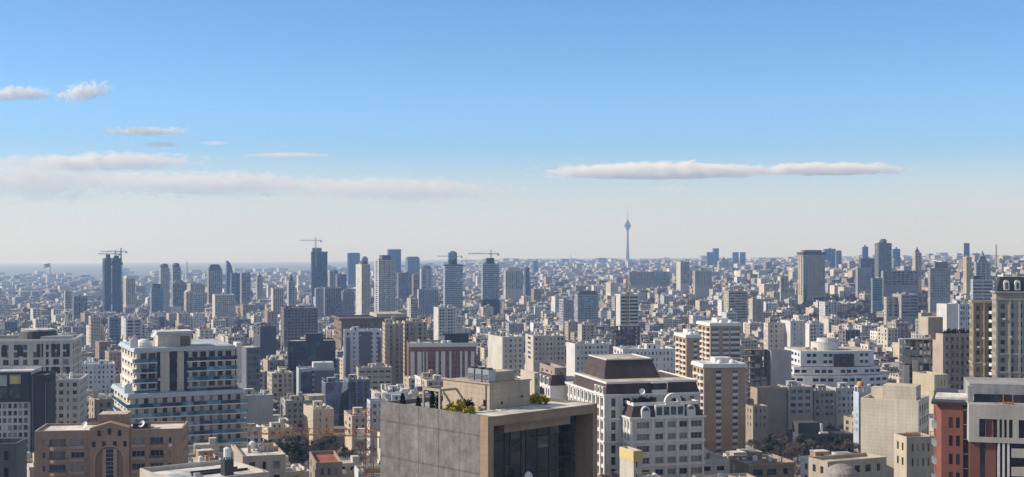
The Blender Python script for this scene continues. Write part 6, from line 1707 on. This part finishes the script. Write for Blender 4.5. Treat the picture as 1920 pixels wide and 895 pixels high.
# labels: look first, then the marked neighbour each one stands beside
LM = [((v[0] + v[1]) / 2, (v[2] + v[3]) / 2, v[5], v[4], v[0], v[1]) for v in VIEW if v[5]]
def rel(cx, cy, Y, m):
    dx = cx - m[0]; w = (m[5] - m[4]) / 2
    if abs(dx) < w: return 'behind' if Y > m[3] else 'in front of'
    return 'left of' if dx < 0 else 'right of'
taken = set(); cats = {}
ORD = ['', 'second ', 'third ', 'fourth ', 'fifth ', 'sixth ', 'seventh ', 'eighth ', 'ninth ']
byrel = {}
for inf in infos:
    k = inf[0]; cx, cy = centre[k]; Y = lots[k][1]
    ms = sorted(LM, key=lambda m: math.hypot(max(0, abs(cx - m[0]) - (m[5] - m[4]) / 2), (cy - m[1]) * .8))[:5]
    best = None
    for m in ms:
        r_ = rel(cx, cy, Y, m)
        noun = inf[9].replace('_', ' ') if inf[9] == 'house' else 'block'
        feats = [inf[3] + ' roof']
        if inf[6]: feats.append('balconies')
        if inf[8]: feats.append('blank left wall')
        if inf[4] >= 2: feats.append('roof tanks')
        if 'big' in inf[5]: feats.append('a large roof hut')
        elif 'small' in inf[5]: feats.append('a small roof hut')
        size = 'tall ' if inf[7] > 20 else ('low ' if inf[7] < 10 else '')
        opts = [f'{size}{inf[2]} {noun} with {feats[0]}, {r_} {m[2]}']
        for f in feats[1:]: opts.append(f'{size}{inf[2]} {noun} with {feats[0]} and {f}, {r_} {m[2]}')
        for t in opts:
            if t not in taken and len(t.split()) <= 16: best = t; break
        if best: break
    if not best:
        n = 1
        base = f'{inf[2]} {noun} with {feats[0]}, {{}} {rel(cx, cy, Y, ms[0])} {ms[0][2]}'
        for wd in ('nearest one', 'farther one', 'a little higher', 'close beside', 'well away,', 'farthest off'):
            t = base.format(wd)
            if t not in taken: best = t; break
    taken.add(best)
    tag(inf[1], best[0].lower() + best[1:], 'building', 'ordinary blocks of the town')

# the rest of the town, which reads as one mass
mf, n, l, p = new_mat('town_facade')
c = base_color(n, l, 'tint')
uv = n.new('ShaderNodeUVMap'); uv.uv_map = 'UVMap'
sep = n.new('ShaderNodeSeparateXYZ'); l.new(uv.outputs[0], sep.inputs[0])
def mth(op, a, b=None):
    m_ = n.new('ShaderNodeMath'); m_.operation = op
    for i, s in enumerate((a, b)):
        if s is None: continue
        if isinstance(s, (int, float)): m_.inputs[i].default_value = s
        else: l.new(s, m_.inputs[i])
    return m_.outputs[0]
u = mth('DIVIDE', sep.outputs[0], 3.6); v = mth('DIVIDE', sep.outputs[1], 3.3)
fu = mth('FRACT', u); fv = mth('FRACT', v)
w1 = mth('MULTIPLY', mth('GREATER_THAN', fu, .2), mth('LESS_THAN', fu, .78)); w2 = mth('MULTIPLY', mth('GREATER_THAN', fv, .3), mth('LESS_THAN', fv, .82))
win = mth('MULTIPLY', w1, w2)
win = mth('MULTIPLY', win, mth('GREATER_THAN', sep.outputs[1], .2))
wnz = n.new('ShaderNodeTexWhiteNoise'); cmb = n.new('ShaderNodeCombineXYZ')
l.new(mth('FLOOR', u), cmb.inputs[0]); l.new(mth('FLOOR', v), cmb.inputs[1]); l.new(cmb.outputs[0], wnz.inputs['Vector'])
g_ = ramp(n, l, wnz.outputs['Value'], [(0.0, .02), (.7, .045), (1.0, .16)])
obn = noise(n, l, coords(n, l), .08, 5.0)
cc_ = mul(n, l, c, ramp(n, l, obn, [(.3, .78), (.7, 1.08)]))
mx = n.new('ShaderNodeMix'); mx.data_type = 'RGBA'
l.new(win, mx.inputs[0]); l.new(cc_, mx.inputs[6]); l.new(g_, mx.inputs[7])
l.new(mx.outputs[2], p.inputs['Base Color']); p.inputs['Roughness'].default_value = .75; p.inputs['Specular IOR Level'].default_value = .3
M_TOWN = mf
V = []; F = []; UV = []; T = []
def wall_quad(p0, p1, z0, z1, col_, uo, blank=False):
    i = len(V); L = math.hypot(p1[0] - p0[0], p1[1] - p0[1])
    V.extend([(p0[0], p0[1], z0), (p1[0], p1[1], z0), (p1[0], p1[1], z1), (p0[0], p0[1], z1)]); F.append((i, i+1, i+2, i+3)); T.append(col_)
    hh = z1 - z0; vo = 33.0 * 3.3 - .9
    if blank: UV.extend([(0, -50)] * 4)
    else: UV.extend([(uo, vo - hh), (uo + L, vo - hh), (uo + L, vo), (uo, vo)])
def roof_quad(P, z, col_):
    i = len(V); V.extend([(x, y, z) for x, y in P]); F.append((i, i+1, i+2, i+3)); T.append(col_); UV.extend([(0, -50)] * 4)
RC = [(.62, .60, .56), (.30, .30, .30), (.38, .34, .28), (.13, .13, .14), (.24, .18, .15), (.42, .41, .40), (.22, .21, .2)]
sing = set(SINGLE)
def massbox(X, Y, ca, sa, x0, x1, y0, y1, z0, z1, c, rc, uo, blank=0):
    P = [(X + ca * x - sa * y, Y + sa * x + ca * y) for x, y in ((x0, y0), (x1, y0), (x1, y1), (x0, y1))]
    for k in range(4): wall_quad(P[k], P[(k + 1) % 4], z0, z1, c, uo + k * 7.3, blank or (k == 3 and uo % 2 < .9))
    roof_quad(P, z1, rc)
for k, (X, Y, a, b, h, zg, c, th) in enumerate(lots):
    if k in sing: continue
    rg = random.Random(k)
    g_m = rg.uniform(.68, 1.15); cc = tuple(v_ * g_m for v_ in PAL[c][1]); rc = rg.choice(RC)
    ca, sa = math.cos(th), math.sin(th); uo = rg.uniform(0, 300)
    massbox(X, Y, ca, sa, -a/2, a/2, -b/2, b/2, zg - 2, zg + h, cc, rc, uo)
    if Y < 8000:
        x = rg.uniform(-a/2 + 3, a/2 - 6); y = rg.uniform(-b/2 + 2, b/2 - 5)
        massbox(X, Y, ca, sa, x, x + rg.uniform(3, 6), y, y + rg.uniform(3, 5), zg + h, zg + h + rg.uniform(2.4, 4), cc, rg.choice(RC), 1.0, 1)
    if Y < 2600:
        for _ in range(rg.choice((1, 2, 3, 4))):
            x = rg.uniform(-a/2 + 1, a/2 - 3); y = rg.uniform(-b/2 + 1, b/2 - 3); s_ = rg.uniform(.8, 2.0)
            massbox(X, Y, ca, sa, x, x + s_, y, y + s_ * .8, zg + h, zg + h + rg.uniform(.9, 1.7), *rg.choice((((.6, .6, .6), (.65, .65, .65)), ((.3, .3, .3), (.4, .4, .4)), ((.35, .2, .12), (.3, .2, .15)), ((.12, .12, .13), (.2, .2, .2)))), 1.0, 1)
        if rg.random() < .5:
            x = rg.uniform(-a/2, a/2 - 5)
            massbox(X, Y, ca, sa, x, x + rg.uniform(3, 7), -b/2 - 1.2, -b/2 - .02, zg + h - rg.choice((3.3, 6.6)), zg + h + rg.choice((0.6, -.9)), tuple(v_ * .93 for v_ in cc), cc, uo + 3)
me = bpy.data.meshes.new('distant_town'); me.from_pydata(V, [], F)
ul = me.uv_layers.new(name='UVMap'); ul.data.foreach_set('uv', np.array(UV, np.float32).ravel())
at_ = me.attributes.new('tint', 'FLOAT_COLOR', 'FACE'); at_.data.foreach_set('color', np.array([(*t, 1) for t in T], np.float32).ravel())
me.materials.append(M_TOWN); me.update()
o = bpy.data.objects.new('distant_town', me); col.objects.link(o); struct(o, 'stuff')
print('lots', len(lots), 'visible', len(shown), 'single', len(SINGLE), 'faces', len(F), 'trees_far', len(trees_far), flush=True)
print('min shown', shown[SINGLE[-1]])
# ================================================================= trees
tr = random.Random(3)
# far and middle trees read as one brown grey mass
P = []; Pg = []
rs = np.random.RandomState(12)
def canopy(X, Y, z, r, hh, n, ev):
    p = crown_points(rs, n, r, hh * .5, 7, hh * .55)
    p[:, 0] += X; p[:, 1] += Y; p[:, 2] += z
    (Pg if ev else P).append(p)
near_trees = []
for (X, Y, lot) in trees_far:
    if Y < 1000: near_trees.append((X, Y)); continue
    if Y > 9000: continue
    if Y > 4500 and tr.random() < .5: continue
    n = int(3 + lot * lot / 170) if Y < 2600 else 4
    for _ in range(n):
        x = X + tr.uniform(-.6, .6) * lot; y = Y + tr.uniform(-.6, .6) * lot
        if not clear(x, y, 2): continue
        q = 150 if Y < 2300 else 70
        canopy(x, y, ground_z(x, y), tr.uniform(2.6, 4.2), tr.uniform(6, 10.5), q, tr.random() < (.14 if not (1300 < 960 + X / Y * FPX < 1500 and Y > 3500) else .8))
def mass(name, P, mat, size):
    P = np.concatenate(P)
    s = np.clip(P[:, 1:2] / 1800.0, .55, 2.2)
    me = tuft_mesh(name, P, size * s, mat, rs, 1.5, .2)
    o = bpy.data.objects.new(name, me); col.objects.link(o); struct(o, 'stuff')
    print(name, len(P), flush=True)
mass('bare_tree_belt', P, M_TWIG, .42); mass('evergreen_tree_belt', Pg, M_LEAF, .42)
# single trees of the foreground
spots = [(547, 520, 15, 'evergreen_tree', 'big dark evergreen tree beside the pale stepped house', None),
         (528, 540, 11, 'evergreen_tree', 'smaller dark evergreen left of the big evergreen tree', None),
         (560, 600, 11, 'conifer_tree', 'pointed dark conifer behind the big evergreen tree', None),
         (9, 255, 7, 'evergreen_tree', 'dark evergreen tree at the bottom left corner by the grey block', None),
         (1690, 290, 6.5, 'evergreen_tree', 'round deep green tree in front of the blank beige wall', None)]
for px, D, h, kind, lab, z in spots:
    plant(kind, (px - 960) / FPX * D, D, h, lab, tr)
groups = [('bare_tree', 'bare brown tree along the dark street right of the near tan tower', 'bare trees of the dark street', 1402, 1612, 570, 685, 46),
          ('evergreen_tree', 'dark evergreen crown along the dark street right of the near tan tower', 'evergreens of the dark street', 1400, 1600, 570, 680, 30),
          ('bare_tree', 'leafless grey tree between the pale stepped house and the orange crane', 'bare trees by the orange crane', 462, 706, 480, 670, 52),
          ('evergreen_tree', 'dark evergreen among the leafless trees by the orange crane', 'evergreens by the orange crane', 465, 650, 520, 660, 14),
          ('bare_tree', 'leafless tree among the low roofs at the bottom right', 'bare trees at bottom right', 1400, 1560, 450, 540, 14)]
for kind, lab, gr, x0, x1, D0, D1, n in groups:
    c_ = 0
    for _ in range(n * 6):
        if c_ >= n: break
        px = tr.uniform(x0, x1); D = tr.uniform(D0, D1); X = (px - 960) / FPX * D
        if not clear(X, D, 2.5): continue
        plant(kind, X, D, tr.uniform(7, 11.5), lab, tr, gr); c_ += 1
c_ = 0
for (X, Y) in near_trees:
    for _ in range(3):
        x = X + tr.uniform(-9, 9); y = Y + tr.uniform(-9, 9); px = 960 + x / y * FPX
        if not clear(x, y, 2) or not (0 < px < 1920) or (1380 < px < 1612 and y < 690) or (455 < px < 720 and y < 690): continue
        if c_ > 190: continue
        plant('bare_tree' if tr.random() < .72 else 'evergreen_tree', x, y, tr.uniform(6.5, 10), 'street tree standing in the gaps between the town blocks', tr, 'street trees between the blocks'); c_ += 1
print('street trees', c_)

# ================================================================= ground: one sheet to the horizon
V = []; F = []
rows_ = [-200, 0, 100, 200, 300, 370, 450, 550, 665, 800, 1000, 1250, 1500, 1850, 2270, 2800, 3500, 4400, 5500, 6700, 8000, 9500, 11000, 13000, 16000, 20000, 25000, 32000, 42000]
cols_ = np.linspace(-420, 2340, 36)
for D in rows_:
    for px in cols_:
        X = (px - 960) / FPX * max(D, 500) * (1 if D > 400 else 1.0)
        V.append((X, D, ground_z(X, max(D, 1)) ))
nc = len(cols_)
for j in range(len(rows_) - 1):
    for i in range(nc - 1): F.append((j * nc + i, j * nc + i + 1, (j + 1) * nc + i + 1, (j + 1) * nc + i))
me = bpy.data.meshes.new('ground'); me.from_pydata(V, [], F)
mg, n, l, p = new_mat('town_ground')
v = coords(n, l)
c = ramp(n, l, noise(n, l, v, .02, 6.0, .65), [(.3, (.10, .095, .09)), (.5, (.16, .15, .135)), (.7, (.25, .23, .20))])
c = mul(n, l, c, ramp(n, l, noise(n, l, v, .4, 4.0), [(.3, .75), (.7, 1.15)]))
l.new(c, p.inputs['Base Color']); p.inputs['Roughness'].default_value = .95
me.materials.append(mg)
me.polygons.foreach_set('use_smooth', [True] * len(F))
o = bpy.data.objects.new('ground', me); col.objects.link(o); struct(o)

# ================================================================= haze
zlow = min(v_[2] for v_ in V) - 1.0
mb = MB(); mb.box(-11500, 11500, -260, 42300, zlow, 540)
mh, n, l, p = new_mat('haze_air')
n.remove(p)
vp = n.new('ShaderNodeVolumePrincipled')
vp.inputs['Color'].default_value = (.33, .55, 1.0, 1)
vp.inputs['Absorption Color'].default_value = (1, 1, 1, 1)
vp.inputs['Density'].default_value = 1.0 / HAZE_L
vp.inputs['Anisotropy'].default_value = 0.1
l.new(vp.outputs['Volume'], n['Material Output'].inputs['Volume'])
mh.cycles.homogeneous_volume = True if hasattr(mh, 'cycles') and hasattr(mh.cycles, 'homogeneous_volume') else True
o = mb.build('haze', mh); struct(o, 'stuff')
# ================================================================= clouds, beyond and above the haze
def cloud_mat(name, dens, scale, cut, soft, seed, flat):
    m, n, l, p = new_mat(name); n.remove(p)
    tc = n.new('ShaderNodeTexCoord')
    def M(op, a, b=None, c=None):
        q = n.new('ShaderNodeMath'); q.operation = op
        for i, s in enumerate((a, b, c)):
            if s is None: continue
            if isinstance(s, (int, float)): q.inputs[i].default_value = s
            else: l.new(s, q.inputs[i])
        return q.outputs[0]
    ln = n.new('ShaderNodeVectorMath'); ln.operation = 'LENGTH'; l.new(tc.outputs['Object'], ln.inputs[0])
    mp = n.new('ShaderNodeMapping'); mp.inputs['Scale'].default_value = scale; mp.inputs['Location'].default_value = (seed, seed * 1.7, seed * .3)
    l.new(tc.outputs['Object'], mp.inputs['Vector'])
    nz = nd(n, 'ShaderNodeTexNoise', Scale=1.0, Detail=9.0, Roughness=.62, Distortion=.6); l.new(mp.outputs[0], nz.inputs['Vector'])
    sp = n.new('ShaderNodeSeparateXYZ'); l.new(tc.outputs['Object'], sp.inputs[0])
    base = M('MULTIPLY', M('MAXIMUM', M('SUBTRACT', -0.35, sp.outputs['Z']), 0.0), flat)
    shape = M('SUBTRACT', M('SUBTRACT', 1.0, ln.outputs['Value']), base)
    d = M('ADD', M('MULTIPLY', shape, 1.0), M('MULTIPLY', M('SUBTRACT', nz.outputs['Fac'], .5), cut))
    d = M('MULTIPLY', M('MINIMUM', M('MAXIMUM', M('DIVIDE', M('SUBTRACT', d, .22), soft), 0.0), 1.0), dens)
    v = n.new('ShaderNodeVolumePrincipled'); v.inputs['Color'].default_value = (.995, .995, .995, 1); v.inputs['Anisotropy'].default_value = 0.0
    l.new(d, v.inputs['Density'])
    l.new(v.outputs[0], n['Material Output'].inputs['Volume'])
    return m
def cloud(label, px0, px1, y0, y1, D, depth, dens, scale, cut=1.3, soft=.3, tilt=0.0, flat=0.0):
    c = at((px0 + px1) / 2, (y0 + y1) / 2, D)
    bm = bmesh.new(); bmesh.ops.create_icosphere(bm, subdivisions=3, radius=1.0)
    me = bpy.data.meshes.new('cloud'); bm.to_mesh(me); bm.free()
    me.materials.append(cloud_mat('cloud_vapour', dens, scale, cut, soft, px0 * .013, flat))
    o = bpy.data.objects.new('cloud', me); col.objects.link(o)
    o.location = c; o.scale = ((px1 - px0) / FPX * D / 2, depth / 2, (y1 - y0) / FPX * D / 2); o.rotation_euler = (0, tilt, 0)
    tag(o, label, 'cloud', 'clouds over the city')
cloud('long lens shaped white cloud with a grey flat base above the needle tower', 940, 1530, 297, 348, 20000, 600, .022, (13, 1.3, 2.6), 1.15, .3, R(-.3), .7)
cloud('thin white tail cloud stretching right from the lens shaped cloud', 1360, 1745, 300, 336, 20300, 600, .02, (11, 1.3, 1.7), 1.3, .35, 0, .3)
cloud('long low cream cloud bank above the left skyline', 40, 720, 312, 378, 26000, 900, .0055, (17, 1.5, 4.2), 1.9, .5, R(.6))
cloud('tapering right end of the low cream cloud bank', 420, 1050, 324, 386, 26500, 800, .0046, (15, 1.5, 2.8), 1.7, .5, R(.9))
cloud('broad cream cloud layer low at the left edge', -220, 330, 284, 394, 25500, 900, .0038, (11, 1.5, 4), 1.9, .55)
cloud('upper cream streak of cloud ending right of the left edge', -60, 440, 280, 328, 25000, 700, .0075, (12, 1.5, 2.2), 1.8, .45, R(-.8))
cloud('small torn white cloud high at the left edge', -60, 118, 158, 194, 20000, 300, .014, (8, 1.2, 3), 2.3, .4)
cloud('little white cloud with a rising right tip, high on the left', 95, 222, 150, 196, 20100, 300, .014, (7, 1.2, 3), 2.4, .4, R(-9))
cloud('narrow white streak cloud below the high left clouds', 165, 380, 235, 258, 20000, 300, .013, (11, 1.2, 1.8), 1.9, .4)
cloud('faint short streak under the narrow white streak', 240, 365, 262, 279, 20000, 300, .007, (7, 1.2, 1.4), 1.4, .5)
cloud('faint short streak right of the narrow white streak', 365, 440, 262, 275, 20200, 300, .007, (5, 1.2, 1.3), 1.3, .5)
cloud('thin needle like streak left of centre', 430, 650, 284, 299, 20500, 300, .011, (8, 1.2, 1.2), 1.3, .5)
cloud('tiny grey shred below the lens shaped cloud', 1195, 1330, 343, 369, 21000, 300, .004, (7, 1.2, 1.8), 1.7, .5)
scene.cycles.volume_bounces = 8
